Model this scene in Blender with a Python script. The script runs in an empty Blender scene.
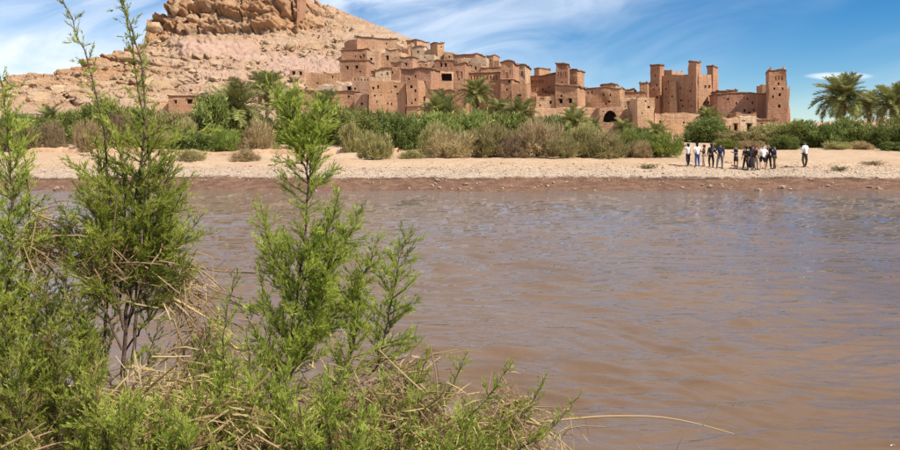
import bpy, bmesh, math, random
import numpy as np
from mathutils import Vector, Matrix

SC = bpy.context.scene
COL = SC.collection
R = math.radians

# ------------------------------------------------------------------ camera
CAM_H = 2.9          # metres above the river
FPX = 700.0          # focal length in photo pixels (photo 900 px wide)
HOR = 140.0          # photo row of the horizon
cd = bpy.data.cameras.new('camera'); cam = bpy.data.objects.new('camera', cd); COL.objects.link(cam)
cam.location = (0, 0, CAM_H); cam.rotation_euler = (R(90), 0, 0)
cd.sensor_width = 36.0; cd.lens = 36.0 * FPX / 900.0
cd.shift_y = -(225.0 - HOR) / 900.0
cd.clip_start = 0.05; cd.clip_end = 20000
SC.camera = cam
SC.render.resolution_x, SC.render.resolution_y = 1024, 512

# ------------------------------------------------------------------ sun + sky
SUN = Vector((0.73, -0.51, 1.02)).normalized()
SUN_EL = math.asin(SUN.z); SUN_AZ = math.atan2(SUN.x, SUN.y)
sl = bpy.data.lights.new('sun', 'SUN'); sl.energy = 5.0; sl.angle = R(0.53); sl.color = (1.0, 0.955, 0.88)
so = bpy.data.objects.new('sun', sl); COL.objects.link(so); so.rotation_euler = SUN.to_track_quat('Z', 'Y').to_euler()
so.location = (0, 0, 100)

W = bpy.data.worlds.new('World'); SC.world = W; W.use_nodes = True
nt = W.node_tree; N = nt.nodes; L = nt.links
for n in list(N): N.remove(n)
def wn(t, **kw):
    n = N.new(t)
    for k, v in kw.items(): setattr(n, k, v)
    return n
def wm(op, a, b=None, c=None, clamp=False):
    n = N.new('ShaderNodeMath'); n.operation = op; n.use_clamp = clamp
    for i, v in enumerate((a, b, c)):
        if v is None: continue
        if isinstance(v, (int, float)): n.inputs[i].default_value = v
        else: L.new(v, n.inputs[i])
    return n.outputs[0]
def wss(v, lo, hi):
    n = N.new('ShaderNodeMapRange'); n.interpolation_type = 'SMOOTHSTEP'
    L.new(v, n.inputs[0]); n.inputs[1].default_value = lo; n.inputs[2].default_value = hi
    return n.outputs[0]
out = wn('ShaderNodeOutputWorld'); bg = wn('ShaderNodeBackground'); bg.inputs[1].default_value = 0.086
sky = wn('ShaderNodeTexSky', sky_type='NISHITA'); sky.sun_disc = False
sky.sun_elevation = SUN_EL; sky.sun_rotation = SUN_AZ; sky.altitude = 2000; sky.air_density = 1.0; sky.dust_density = 0.0; sky.ozone_density = 2.2
tc = wn('ShaderNodeTexCoord'); sx = wn('ShaderNodeSeparateXYZ'); L.new(tc.outputs['Generated'], sx.inputs[0])
az = wm('ARCTAN2', sx.outputs[0], sx.outputs[1]); el = wm('ARCSINE', sx.outputs[2])
def wnoise(sa, se, rot, scale_dist, detail=5, rough=0.55, off=0.0):
    c, s = math.cos(rot), math.sin(rot)
    a = wm('ADD', wm('MULTIPLY', az, c * sa), wm('MULTIPLY', el, s * sa))
    b = wm('ADD', wm('MULTIPLY', az, -s * se), wm('MULTIPLY', el, c * se))
    cx = wn('ShaderNodeCombineXYZ'); L.new(a, cx.inputs[0]); L.new(b, cx.inputs[1]); cx.inputs[2].default_value = off
    n = wn('ShaderNodeTexNoise'); n.inputs['Scale'].default_value = 1; n.inputs['Detail'].default_value = detail
    n.inputs['Roughness'].default_value = rough; n.inputs['Distortion'].default_value = scale_dist
    L.new(cx.outputs[0], n.inputs['Vector']); return n.outputs[0]
streak = wnoise(4.2, 14.0, R(12), 1.3, 6, 0.55, 3.1)
big = wnoise(2.2, 6.0, R(16), 0.5, 3, 0.5, 7.7)
# veil: thick in the left half of the sky, thinning out to clear blue on the right
t_ = wm('SUBTRACT', az, wm('MULTIPLY', el, 1.35))
veil = wm('SUBTRACT', 1.0, wss(t_, -0.42, 0.34))
cov = wm('MULTIPLY', wm('ADD', wm('MULTIPLY', veil, 1.15), wm('MULTIPLY', wss(big, 0.42, 0.75), 0.45)), wss(streak, 0.12, 0.98))
low = wm('MULTIPLY', wm('MULTIPLY', wm('SUBTRACT', 1.0, wss(el, 0.02, 0.20)), wm('SUBTRACT', 1.0, wss(az, -0.55, 0.05))), 0.75)
# small lens-shaped cloud
lx = wm('DIVIDE', wm('SUBTRACT', az, 0.507), 0.040); ly = wm('DIVIDE', wm('SUBTRACT', wm('ADD', el, wm('MULTIPLY', wm('SUBTRACT', az, 0.507), 0.05)), 0.0795), 0.0055)
lens = wm('SUBTRACT', 1.0, wss(wm('ADD', wm('ADD', wm('MULTIPLY', lx, lx), wm('MULTIPLY', ly, ly)), wm('MULTIPLY', wm('SUBTRACT', streak, 0.5), 1.2)), 0.1, 1.1))
cl = wm('MAXIMUM', wm('ADD', cov, low), wm('MULTIPLY', lens, 0.85), clamp=True)
cl = wm('MULTIPLY', cl, wss(el, -0.02, 0.03))
# deep dry-desert blue
hs = wn('ShaderNodeHueSaturation'); hs.inputs['Saturation'].default_value = 1.47; hs.inputs['Value'].default_value = 1.0; L.new(sky.outputs[0], hs.inputs['Color'])
mix = wn('ShaderNodeMix', data_type='RGBA'); L.new(cl, mix.inputs[0]); L.new(hs.outputs[0], mix.inputs[6])
mix.inputs[7].default_value = (8.2, 9.0, 10.2, 1)
L.new(mix.outputs[2], bg.inputs[0]); L.new(bg.outputs[0], out.inputs[0])

SC.view_settings.view_transform = 'Standard'; SC.view_settings.look = 'None'
SC.view_settings.exposure = 0.42; SC.view_settings.gamma = 1.0; SC.view_settings.use_curve_mapping = False
SC.render.engine = 'CYCLES'; SC.cycles.max_bounces = 6; SC.cycles.transparent_max_bounces = 4
SC.cycles.use_denoising = True

# ------------------------------------------------------------------ helpers
def at(px, py, Y):
    """world point seen at photo pixel (px,py) when it stands Y metres away"""
    return Vector(((px - 450.0) / FPX * Y, Y, CAM_H - (py - HOR) / FPX * Y))

def mesh_np(name, V, F):
    """fast mesh from (n,3) verts and (m,k) faces (array) or list of arrays with different k"""
    V = np.asarray(V, np.float32)
    Fs = F if isinstance(F, list) and len(F) and isinstance(F[0], np.ndarray) else [np.asarray(F, np.int32)]
    Fs = [np.asarray(f, np.int32) for f in Fs if len(f)]
    me = bpy.data.meshes.new(name)
    me.vertices.add(len(V)); me.vertices.foreach_set('co', V.ravel())
    nl = sum(f.size for f in Fs); npol = sum(len(f) for f in Fs)
    me.loops.add(nl); me.loops.foreach_set('vertex_index', np.concatenate([f.ravel() for f in Fs]))
    me.polygons.add(npol)
    tot = np.concatenate([np.full(len(f), f.shape[1], np.int32) for f in Fs])
    st = np.concatenate([[0], np.cumsum(tot)[:-1]]).astype(np.int32)
    me.polygons.foreach_set('loop_start', st)
    me.update(calc_edges=True); me.validate()
    return me

def attr(me, name, vals):
    a = me.attributes.new(name, 'FLOAT', 'POINT'); a.data.foreach_set('value', np.asarray(vals, np.float32))

def link(name, me, mat=None, parent=None, loc=None):
    o = bpy.data.objects.new(name, me); COL.objects.link(o)
    if mat is not None and me is not None and len(me.materials) == 0: me.materials.append(mat)
    if parent is not None: o.parent = parent
    if loc is not None: o.location = loc
    return o

def tag(o, label=None, cat=None, group=None, kind=None):
    if label: o['label'] = label
    if cat: o['category'] = cat
    if group: o['group'] = group
    if kind: o['kind'] = kind
    return o

def thing(name, label, cat, loc=(0, 0, 0), rz=0.0, group=None):
    o = bpy.data.objects.new(name, None); COL.objects.link(o); o.location = loc; o.rotation_euler = (0, 0, rz)
    o.empty_display_size = 0.2
    return tag(o, label, cat, group)

def smooth(me, on=True):
    me.polygons.foreach_set('use_smooth', np.full(len(me.polygons), on)); return me

# ---- numpy noise
def _hash(ix, iy, iz, s):
    h = (ix.astype(np.int64) * 374761393 + iy.astype(np.int64) * 668265263 + iz.astype(np.int64) * 2147483647 + s * 1274126177) & 0xFFFFFFFF
    h = ((h ^ (h >> 13)) * 1274126177) & 0xFFFFFFFF
    h = ((h ^ (h >> 16)) * 2246822519) & 0xFFFFFFFF
    return ((h ^ (h >> 15)) & 0xFFFFFF) / float(0xFFFFFF)
def vnoise(P, s=0):
    i = np.floor(P).astype(np.int64); f = P - i; f = f * f * f * (f * (f * 6 - 15) + 10)
    r = 0
    for dx in (0, 1):
        for dy in (0, 1):
            for dz in (0, 1):
                w = (f[:, 0] if dx else 1 - f[:, 0]) * (f[:, 1] if dy else 1 - f[:, 1]) * (f[:, 2] if dz else 1 - f[:, 2])
                r = r + w * _hash(i[:, 0] + dx, i[:, 1] + dy, i[:, 2] + dz, s)
    return r * 2 - 1
def fbm(P, oct=4, s=0, gain=0.5):
    a, r = 1.0, 0
    for k in range(oct):
        r = r + a * vnoise(P * (2.03 ** k) + 17.3 * k, s + k); a *= gain
    return r
def worley(P, s=0):
    i = np.floor(P).astype(np.int64); best = np.full(len(P), 9.0); sec = np.full(len(P), 9.0); cid = np.zeros(len(P))
    for dx in (-1, 0, 1):
        for dy in (-1, 0, 1):
            for dz in (-1, 0, 1):
                cx, cy, cz = i[:, 0] + dx, i[:, 1] + dy, i[:, 2] + dz
                q = np.stack([cx + _hash(cx, cy, cz, s), cy + _hash(cx, cy, cz, s + 1), cz + _hash(cx, cy, cz, s + 2)], 1) - P
                d = np.sqrt((q * q).sum(1)); h = _hash(cx, cy, cz, s + 3)
                m = d < best
                sec = np.where(m, best, np.minimum(sec, d)); cid = np.where(m, h, cid); best = np.where(m, d, best)
    return best, sec, cid
def sstep(x, a, b):
    t = np.clip((x - a) / (b - a), 0, 1); return t * t * (3 - 2 * t)
def grid_faces(nr, nc):
    a = np.arange(nr * nc).reshape(nr, nc)
    return np.stack([a[:-1, :-1], a[:-1, 1:], a[1:, 1:], a[1:, :-1]], -1).reshape(-1, 4)
def tube(pts, rad, sides=6, cap=True):
    """verts, quads of a tube along pts"""
    pts = np.asarray(pts, float); n = len(pts); rad = np.broadcast_to(rad, (n,))
    t = np.gradient(pts, axis=0); t /= np.linalg.norm(t, axis=1, keepdims=True) + 1e-9
    ref = np.array([0.31, 0.95, 0.05]) if abs(t[0][2]) > 0.8 else np.array([0.0, 0.0, 1.0])
    u = np.cross(t, ref); u /= np.linalg.norm(u, axis=1, keepdims=True) + 1e-9; v = np.cross(t, u)
    a = np.arange(sides) * 2 * math.pi / sides
    V = pts[:, None] + rad[:, None, None] * (np.cos(a)[None, :, None] * u[:, None] + np.sin(a)[None, :, None] * v[:, None])
    V = V.reshape(-1, 3); idx = np.arange(n * sides).reshape(n, sides)
    F = np.stack([idx[:-1], np.roll(idx[:-1], -1, 1), np.roll(idx[1:], -1, 1), idx[1:]], -1).reshape(-1, 4)
    return V, F
class Coll:
    """collects verts / faces of one mesh"""
    def __init__(s): s.V = []; s.F = {3: [], 4: []}; s.n = 0; s.A = []
    def add(s, V, F, a=None):
        V = np.asarray(V, float); F = np.asarray(F, np.int64)
        s.V.append(V); s.F[F.shape[1]].append(F + s.n); s.n += len(V)
        s.A.append(np.broadcast_to(0.5 if a is None else a, (len(V),)))
    def tube(s, pts, rad, sides=6, a=None): s.add(*tube(pts, rad, sides), a)
    def box(s, c, h, rz=0.0, a=None):
        c = np.asarray(c, float)
        q = np.array([[x, y, z] for x in (-1, 1) for y in (-1, 1) for z in (-1, 1)], float) * np.asarray(h)
        co, si = math.cos(rz), math.sin(rz)
        q = np.stack([q[:, 0] * co - q[:, 1] * si, q[:, 0] * si + q[:, 1] * co, q[:, 2]], 1) + c
        s.add(q, [[0, 1, 3, 2], [4, 6, 7, 5], [0, 4, 5, 1], [2, 3, 7, 6], [0, 2, 6, 4], [1, 5, 7, 3]], a)
    def mesh(s, name, at_name=None, sm=False):
        V = np.concatenate(s.V); me = mesh_np(name, V, [np.concatenate(f).astype(np.int32) for f in s.F.values() if f])
        if at_name: attr(me, at_name, np.concatenate(s.A))
        if sm: smooth(me)
        return me
def blades(P, D, Ln, Wd, rng, droop=0.0, side=None):
    """tapered two-piece blades: (n*5 verts, n*3 tris)"""
    n = len(P); D = D / (np.linalg.norm(D, axis=1, keepdims=True) + 1e-9)
    if side is None:
        side = rng.normal(size=(n, 3))
    S = np.cross(D, side); S /= np.linalg.norm(S, axis=1, keepdims=True) + 1e-9
    Ln = np.broadcast_to(Ln, (n,))[:, None]; Wd = np.broadcast_to(Wd, (n,))[:, None]
    mid = P + D * Ln * 0.5; tip = P + D * Ln; tip = tip.copy(); dr_ = np.broadcast_to(droop, (n,)) * Ln[:, 0]; tip[:, 2] -= dr_; mid = mid.copy(); mid[:, 2] -= 0.2 * dr_
    V = np.stack([P - S * Wd * 0.35, P + S * Wd * 0.35, mid - S * Wd * 0.5, mid + S * Wd * 0.5, tip], 1).reshape(-1, 3)
    b = (np.arange(n) * 5)[:, None]
    F = np.concatenate([b + [0, 1, 3], b + [0, 3, 2], b + [2, 3, 4]], 0)
    return V, F
# ------------------------------------------------------------------ materials
class MB_:
    def __init__(s, name):
        s.m = bpy.data.materials.new(name); s.m.use_nodes = True; s.t = s.m.node_tree; s.N = s.t.nodes; s.L = s.t.links
        s.b = s.N['Principled BSDF']; s.b.inputs['Specular IOR Level'].default_value = 0.25; s.b.inputs['Roughness'].default_value = 0.9
        s.out = s.N['Material Output']
    def pos(s):
        return s.N.new('ShaderNodeNewGeometry').outputs['Position']
    def sep(s, v):
        n = s.N.new('ShaderNodeSeparateXYZ'); s.L.new(v, n.inputs[0]); return n.outputs
    def comb(s, x, y, z):
        n = s.N.new('ShaderNodeCombineXYZ')
        for i, v in enumerate((x, y, z)):
            if isinstance(v, (int, float)): n.inputs[i].default_value = v
            else: s.L.new(v, n.inputs[i])
        return n.outputs[0]
    def math(s, op, a, b=None, clamp=False):
        n = s.N.new('ShaderNodeMath'); n.operation = op; n.use_clamp = clamp
        for i, v in enumerate((a, b)):
            if v is None: continue
            if isinstance(v, (int, float)): n.inputs[i].default_value = v
            else: s.L.new(v, n.inputs[i])
        return n.outputs[0]
    def noise(s, v, scale, detail=4, rough=0.55, dist=0.0, stretch=None):
        if stretch:
            mp = s.N.new('ShaderNodeMapping'); mp.inputs['Scale'].default_value = stretch; s.L.new(v, mp.inputs[0]); v = mp.outputs[0]
        n = s.N.new('ShaderNodeTexNoise'); n.inputs['Scale'].default_value = scale; n.inputs['Detail'].default_value = detail
        n.inputs['Roughness'].default_value = rough; n.inputs['Distortion'].default_value = dist
        s.L.new(v, n.inputs['Vector']); return n.outputs[0]
    def voro(s, v, scale, feature='F1'):
        n = s.N.new('ShaderNodeTexVoronoi'); n.feature = feature; n.inputs['Scale'].default_value = scale; s.L.new(v, n.inputs['Vector']); return n
    def ss(s, v, lo, hi):
        n = s.N.new('ShaderNodeMapRange'); n.interpolation_type = 'SMOOTHSTEP'
        s.L.new(v, n.inputs[0]); n.inputs[1].default_value = lo; n.inputs[2].default_value = hi; return n.outputs[0]
    def mix(s, f, a, b, mode='MIX'):
        n = s.N.new('ShaderNodeMix'); n.data_type = 'RGBA'; n.blend_type = mode
        if isinstance(f, (int, float)): n.inputs[0].default_value = f
        else: s.L.new(f, n.inputs[0])
        for i, v in ((6, a), (7, b)):
            if isinstance(v, tuple): n.inputs[i].default_value = (*v, 1)
            else: s.L.new(v, n.inputs[i])
        return n.outputs[2]
    def attr(s, name):
        n = s.N.new('ShaderNodeAttribute'); n.attribute_name = name; return n.outputs['Fac']
    def rnd(s): return s.N.new('ShaderNodeObjectInfo').outputs['Random']
    def color(s, c): s.L.new(c, s.b.inputs['Base Color']) if not isinstance(c, tuple) else setattr(s.b.inputs['Base Color'], 'default_value', (*c, 1)); return s
    def bump(s, h, strength=0.5, dist=0.1, prev=None):
        n = s.N.new('ShaderNodeBump'); n.inputs['Strength'].default_value = strength; n.inputs['Distance'].default_value = dist
        s.L.new(h, n.inputs['Height'])
        if prev is not None: s.L.new(prev, n.inputs['Normal'])
        s.L.new(n.outputs[0], s.b.inputs['Normal']); return n.outputs[0]

def m_adobe(name, c1, c2, course=0.85):
    m = MB_(name); p = m.pos(); z = m.sep(p)
    a = m.noise(p, 0.35, 5, 0.6); b = m.noise(p, 2.2, 4, 0.65)
    c = m.mix(m.ss(a, 0.3, 0.7), c1, c2)
    c = m.mix(m.math('MULTIPLY', m.ss(b, 0.42, 0.75), 0.55), c, tuple(x * 0.55 for x in c1))
    pt_ = m.noise(p, 0.16, 2, 0.5); c = m.mix(m.math('MULTIPLY', m.ss(pt_, 0.5, 0.6), 0.35), c, tuple(min(1, x * 1.18) for x in c2))   # patched plaster
    # rain streaks running down from the roof edges
    st = m.noise(p, 1.0, 3, 0.6, 0.0, (2.6, 2.6, 0.16))
    c = m.mix(m.math('MULTIPLY', m.ss(st, 0.46, 0.7), 0.55), c, tuple(min(1, x * 1.32) for x in c2))
    # every building is rammed from slightly different earth
    hv = m.N.new('ShaderNodeHueSaturation'); m.L.new(c, hv.inputs['Color'])
    m.L.new(m.math('ADD', 0.84, m.math('MULTIPLY', m.rnd(), 0.30)), hv.inputs['Value'])
    m.L.new(m.math('ADD', 0.492, m.math('MULTIPLY', m.rnd(), 0.016)), hv.inputs['Hue'])
    m.color(hv.outputs[0])
    # lifts of rammed earth: thin horizontal joints
    w = m.math('ADD', m.math('MULTIPLY', z[2], 1 / course), m.math('MULTIPLY', m.noise(p, 0.5, 2), 0.25))
    fr = m.math('FRACT', w); j = m.ss(m.math('ABSOLUTE', m.math('SUBTRACT', fr, 0.5)), 0.40, 0.5)
    pr = m.bump(m.math('SUBTRACT', m.noise(p, 1.3, 6, 0.7), m.math('MULTIPLY', j, 0.10)), 0.9, 0.28)
    m.bump(m.noise(p, 9, 4, 0.7), 0.5, 0.06, pr)
    return m.m
M = {}
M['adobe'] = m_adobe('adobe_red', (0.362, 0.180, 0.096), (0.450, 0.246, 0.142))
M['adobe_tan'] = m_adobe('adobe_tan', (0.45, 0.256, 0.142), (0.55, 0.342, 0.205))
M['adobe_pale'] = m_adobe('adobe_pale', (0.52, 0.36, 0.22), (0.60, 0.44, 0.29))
M['coping'] = m_adobe('reed_coping_and_shadow_line', (0.150, 0.078, 0.045), (0.24, 0.130, 0.075))  # real eave strip; its dark tone also paints the shadow line at roof edges

def m_simple(name, col, rough=0.8, var=0.15, scale=8.0, bump=0.0, spec=0.25):
    m = MB_(name); p = m.pos(); n = m.noise(p, scale, 4)
    m.color(m.mix(m.ss(n, 0.3, 0.7), tuple(x * (1 - var) for x in col), tuple(min(1, x * (1 + var)) for x in col)))
    m.b.inputs['Roughness'].default_value = rough; m.b.inputs['Specular IOR Level'].default_value = spec
    if bump: m.bump(n, bump, 0.02)
    return m.m
M['window'] = m_simple('shutter_and_unlit_interior', (0.030, 0.020, 0.014), 0.7, 0.4, 5)  # near-black paints the unlit interior behind openings, besides wooden shutters
M['wood'] = m_simple('weathered_wood', (0.16, 0.095, 0.055), 0.85, 0.3, 6)

def m_leaf(name, dark, light, trans=0.35, rough=0.6):
    m = MB_(name); t = m.attr('tint'); r = m.rnd()
    c = m.mix(t, dark, light)
    hv = m.N.new('ShaderNodeHueSaturation'); m.L.new(c, hv.inputs['Color'])
    m.L.new(m.math('ADD', 0.82, m.math('MULTIPLY', r, 0.36)), hv.inputs['Value'])
    m.L.new(m.math('ADD', 0.488, m.math('MULTIPLY', r, 0.024)), hv.inputs['Hue'])
    c = hv.outputs[0]; m.color(c); m.b.inputs['Roughness'].default_value = rough; m.b.inputs['Specular IOR Level'].default_value = 0.12
    tr = m.N.new('ShaderNodeBsdfTranslucent'); m.L.new(c, tr.inputs[0])
    mx = m.N.new('ShaderNodeMixShader'); mx.inputs[0].default_value = trans
    m.L.new(m.b.outputs[0], mx.inputs[1]); m.L.new(tr.outputs[0], mx.inputs[2]); m.L.new(mx.outputs[0], m.out.inputs[0])
    return m.m
M['leaf_green'] = m_leaf('leaf_green', (0.135, 0.160, 0.032), (0.370, 0.385, 0.115))
M['leaf_dark'] = m_leaf('leaf_dark', (0.088, 0.110, 0.026), (0.255, 0.285, 0.080))
M['leaf_olive'] = m_leaf('leaf_olive', (0.235, 0.200, 0.068), (0.510, 0.440, 0.185))
M['leaf_tan'] = m_leaf('leaf_tan', (0.270, 0.190, 0.090), (0.560, 0.410, 0.215))
M['leaf_brown'] = m_leaf('leaf_brown', (0.205, 0.142, 0.074), (0.430, 0.312, 0.172))
M['leaf_bright'] = m_leaf('leaf_bright', (0.130, 0.165, 0.026), (0.370, 0.410, 0.095), 0.4)
M['palm_leaf'] = m_leaf('palm_leaf', (0.110, 0.122, 0.030), (0.410, 0.390, 0.135), 0.3, 0.45)
M['palm_dead'] = m_leaf('palm_dead', (0.17, 0.105, 0.05), (0.32, 0.21, 0.11), 0.2, 0.8)
M['tamarisk'] = m_leaf('tamarisk_leaf', (0.215, 0.285, 0.034), (0.620, 0.675, 0.135), 0.52, 0.5)
M['tamarisk_dry'] = m_leaf('tamarisk_dry_leaf', (0.20, 0.13, 0.05), (0.42, 0.29, 0.13), 0.35, 0.7)
M['straw'] = m_leaf('straw', (0.24, 0.145, 0.060), (0.62, 0.45, 0.23), 0.25, 0.6)
M['bark'] = m_simple('bark', (0.10, 0.062, 0.042), 0.9, 0.4, 30, 0.6)
M['bark_far'] = m_simple('bark_far', (0.12, 0.085, 0.06), 0.9, 0.4, 4)
M['palm_trunk'] = m_simple('palm_trunk', (0.13, 0.09, 0.06), 0.95, 0.45, 6, 0.5)

def m_rock(name, cols, tints=True):
    m = MB_(name); p = m.pos(); z = m.sep(p)
    a = m.noise(p, 0.09, 5, 0.6, 0.4); b = m.noise(p, 0.55, 5, 0.65); f = m.noise(p, 3.0, 4, 0.7)
    st = m.noise(p, 1.0, 4, 0.6, 0.3, (0.03, 0.03, 0.55))
    c = m.mix(m.ss(a, 0.35, 0.65), cols[0], cols[1])
    c = m.mix(m.math('MULTIPLY', m.ss(st, 0.45, 0.68), 0.6), c, cols[2])
    c = m.mix(m.math('MULTIPLY', m.ss(b, 0.5, 0.72), 0.5), c, cols[3])
    if tints:
        c = m.mix(m.math('MULTIPLY', m.attr('pink'), m.math('ADD', 0.55, m.math('MULTIPLY', b, 0.5))), c, (0.56, 0.365, 0.275))
        c = m.mix(m.math('MULTIPLY', m.attr('orange'), m.math('ADD', 0.45, m.math('MULTIPLY', b, 0.6))), c, (0.46, 0.225, 0.098))
    c = m.mix(m.math('MULTIPLY', m.ss(f, 0.5, 0.8), 0.35), c, tuple(x * 0.55 for x in cols[3]))
    if not tints:
        hv = m.N.new('ShaderNodeHueSaturation'); m.L.new(c, hv.inputs['Color']); m.L.new(m.math('ADD', 0.8, m.math('MULTIPLY', m.rnd(), 0.4)), hv.inputs['Value']); c = hv.outputs[0]
    m.color(c)
    pr = m.bump(b, 1.0, 1.2); m.bump(f, 1.0, 0.3, pr)
    return m.m
M['hill'] = m_rock('hill_rock', [(0.455, 0.268, 0.142), (0.515, 0.335, 0.20), (0.60, 0.435, 0.315), (0.37, 0.20, 0.105)])
M['boulder'] = m_rock('boulder_rock', [(0.50, 0.32, 0.17), (0.56, 0.39, 0.235), (0.57, 0.42, 0.26), (0.42, 0.26, 0.14)], False)
M['stone'] = m_simple('river_stone', (0.36, 0.25, 0.17), 0.85, 0.4, 5, 0.4)

# ground: dry sand, pale gravel bar, wet mud at the water, soil on the near bank
m = MB_('ground'); p = m.pos(); q = m.sep(p)
n1 = m.noise(p, 0.22, 5, 0.6); n2 = m.noise(p, 1.6, 5, 0.7); n3 = m.noise(p, 7, 4, 0.7)
zz = m.math('ADD', q[2], m.math('MULTIPLY', m.math('SUBTRACT', n2, 0.5), 0.34))
zz = m.math('ADD', zz, m.math('MULTIPLY', m.math('SUBTRACT', n1, 0.5), 0.40))
sand = m.mix(m.ss(n1, 0.3, 0.7), (0.52, 0.332, 0.192), (0.59, 0.408, 0.258))
sand = m.mix(m.math('MULTIPLY', m.ss(n2, 0.48, 0.75), 0.45), sand, (0.46, 0.28, 0.155))
vo = m.voro(p, 13); gv = m.sep(vo.outputs['Color'])
grav = m.mix(m.ss(gv[0], 0.1, 0.9), (0.42, 0.295, 0.19), (0.58, 0.435, 0.305))
mud = m.mix(m.ss(n2, 0.3, 0.72), (0.125, 0.058, 0.031), (0.275, 0.148, 0.084))
mud = m.mix(m.math('MULTIPLY', m.ss(n3, 0.5, 0.75), 0.5), mud, (0.30, 0.165, 0.10))
c = m.mix(m.ss(zz, 0.52, 0.64), mud, grav)
c = m.mix(m.ss(zz, 0.86, 1.12), c, sand)
edge = m.math('MULTIPLY', m.ss(m.math('ABSOLUTE', m.math('SUBTRACT', zz, 0.53)), 0.075, 0.02), m.ss(m.noise(p, 0.5, 3, 0.6), 0.45, 0.6))
c = m.mix(m.math('MULTIPLY', edge, 0.75), c, (0.060, 0.032, 0.020))     # dark drift line left by the last flood
soil = m.mix(m.ss(n3, 0.3, 0.7), (0.095, 0.052, 0.030), (0.24, 0.145, 0.08))
c = m.mix(m.math('SUBTRACT', 1.0, m.ss(q[1], 20.0, 21.0)), c, soil)
m.color(c); pr = m.bump(n2, 0.8, 0.25); m.bump(m.math('ADD', n3, m.math('MULTIPLY', vo.outputs['Distance'], -0.6)), 0.8, 0.10, pr)
m.L.new(m.math('SUBTRACT', 0.95, m.math('MULTIPLY', m.math('SUBTRACT', 1.0, m.ss(zz, 0.05, 0.35)), 0.2)), m.b.inputs['Roughness'])
M['ground'] = m.m

# muddy river
m = MB_('river_water'); p = m.pos()
n1 = m.noise(p, 0.25, 3, 0.5)
m.color(m.mix(m.ss(n1, 0.3, 0.7), (0.148, 0.088, 0.050), (0.176, 0.107, 0.062)))
m.b.inputs['Roughness'].default_value = 0.04; m.b.inputs['IOR'].default_value = 1.45; m.b.inputs['Specular IOR Level'].default_value = 0.5
w1 = m.noise(p, 1.0, 2, 0.5, 0.5, (0.8, 3.2, 1)); w2 = m.noise(p, 3.6, 2, 0.5, 0.4, (0.8, 2.8, 1)); w3 = m.noise(p, 14.0, 3, 0.6, 0.3, (1, 1.7, 1))
pr = m.bump(w1, 0.5, 0.09); pr = m.bump(w2, 0.5, 0.028, pr); m.bump(w3, 0.3, 0.003, pr)
M['water'] = m.m
# ------------------------------------------------------------------ ground, river, hill
GP_Y = [-60, 2.6, 3.6, 4.6, 5.6, 6.6, 9, 34, 39.4, 40.0, 43, 46, 50, 56, 62, 75, 112, 140, 400, 9000]
GP_Z = [1.25, 1.20, 1.0, 0.50, -0.1, -0.6, -0.9, -0.7, -0.10, 0.0, 0.46, 0.95, 1.30, 1.46, 1.75, 2.3, 3.2, 3.0, 3.0, 3.0]
def ground_z(x, y):
    x = np.asarray(x, float); y = np.asarray(y, float)
    # the river edge wanders a little
    wob = 0.35 * np.sin(x * 0.21 + 1.0) + 0.22 * np.sin(x * 0.53) + 0.012 * x
    wob = wob * sstep(y, 20, 38) * (1 - sstep(y, 52, 70))
    near = (1 - sstep(y, 6.5, 9.0)) * 0.28 * (1 - sstep(x, -0.5, 0.7))
    yy = np.where(y < 12, y - 0.55 * (1 - sstep(x, -0.9, 0.5)) * sstep(y, 2.0, 3.5), y + wob)
    z = np.interp(yy, GP_Y, GP_Z) + near * 0.4
    P = np.stack([np.broadcast_to(x, z.shape), y, 0 * z], -1).reshape(-1, 3)
    yf_ = P[:, 1]; land = sstep(yf_, 40.5, 46)
    z = z + (fbm(P * 0.25, 3, 5) * 0.10 * land + fbm(P * 1.1, 4, 9, 0.6) * 0.055 * (sstep(yf_, 39.5, 41.5))).reshape(z.shape)
    z = z + (fbm(P * 2.2, 3, 12) * 0.05 * (1 - sstep(yf_, 6, 8))).reshape(z.shape)
    return z
def _cat(*a): return np.unique(np.round(np.concatenate(a), 4))
gx = _cat(np.linspace(-4, 4, 50), np.linspace(-45, 45, 330), np.linspace(-160, 160, 80), np.array([-9000, -4000, -1500, -700, -350, 350, 700, 1500, 4000, 9000.]))
gy = _cat(np.linspace(-60, 0, 8), np.linspace(0, 8, 48), np.linspace(8, 38, 12), np.linspace(38, 52, 130), np.linspace(52, 80, 60), np.linspace(80, 140, 20), np.array([180, 260, 400, 800, 1600, 3000, 5000, 9000.]))
XX, YY = np.meshgrid(gx, gy); ZZ = ground_z(XX, YY)
me = mesh_np('ground', np.stack([XX, YY, ZZ], -1).reshape(-1, 3), grid_faces(len(gy), len(gx))); smooth(me)
tag(link('ground', me, M['ground']), kind='structure')

# river: one sheet, rippled in front of the camera
rng = np.random.default_rng(4)
u = _cat(np.linspace(-0.80, 0.80, 440), np.array([-12, -6, -3, -2, -1.4, -1.05, 1.05, 1.4, 2, 3, 6, 12.]))
v = _cat(1 / np.linspace(1 / 4.4, 1 / 44.0, 560), np.array([2.6]))
UU, VV = np.meshgrid(u, v); X = UU * VV; Y = VV
H = np.zeros_like(X)
wa = R(-8)
PX = np.stack([X.ravel() * 0.5, Y.ravel() * 0.5, 0 * X.ravel()], 1)
wx = (vnoise(PX, 31) * 0.35).reshape(X.shape); wy = (vnoise(PX * 1.3, 33) * 0.35).reshape(X.shape)
for k in range(46):
    lam = 0.13 * (1.0 / 0.13) ** rng.random(); th = wa + rng.normal() * 0.30 + math.pi / 2
    kk = 2 * math.pi / lam; amp = 0.0084 * lam
    H += amp * np.sin(kk * ((X + wx) * math.cos(th) + (Y + wy) * math.sin(th)) + rng.random() * 7)
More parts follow.
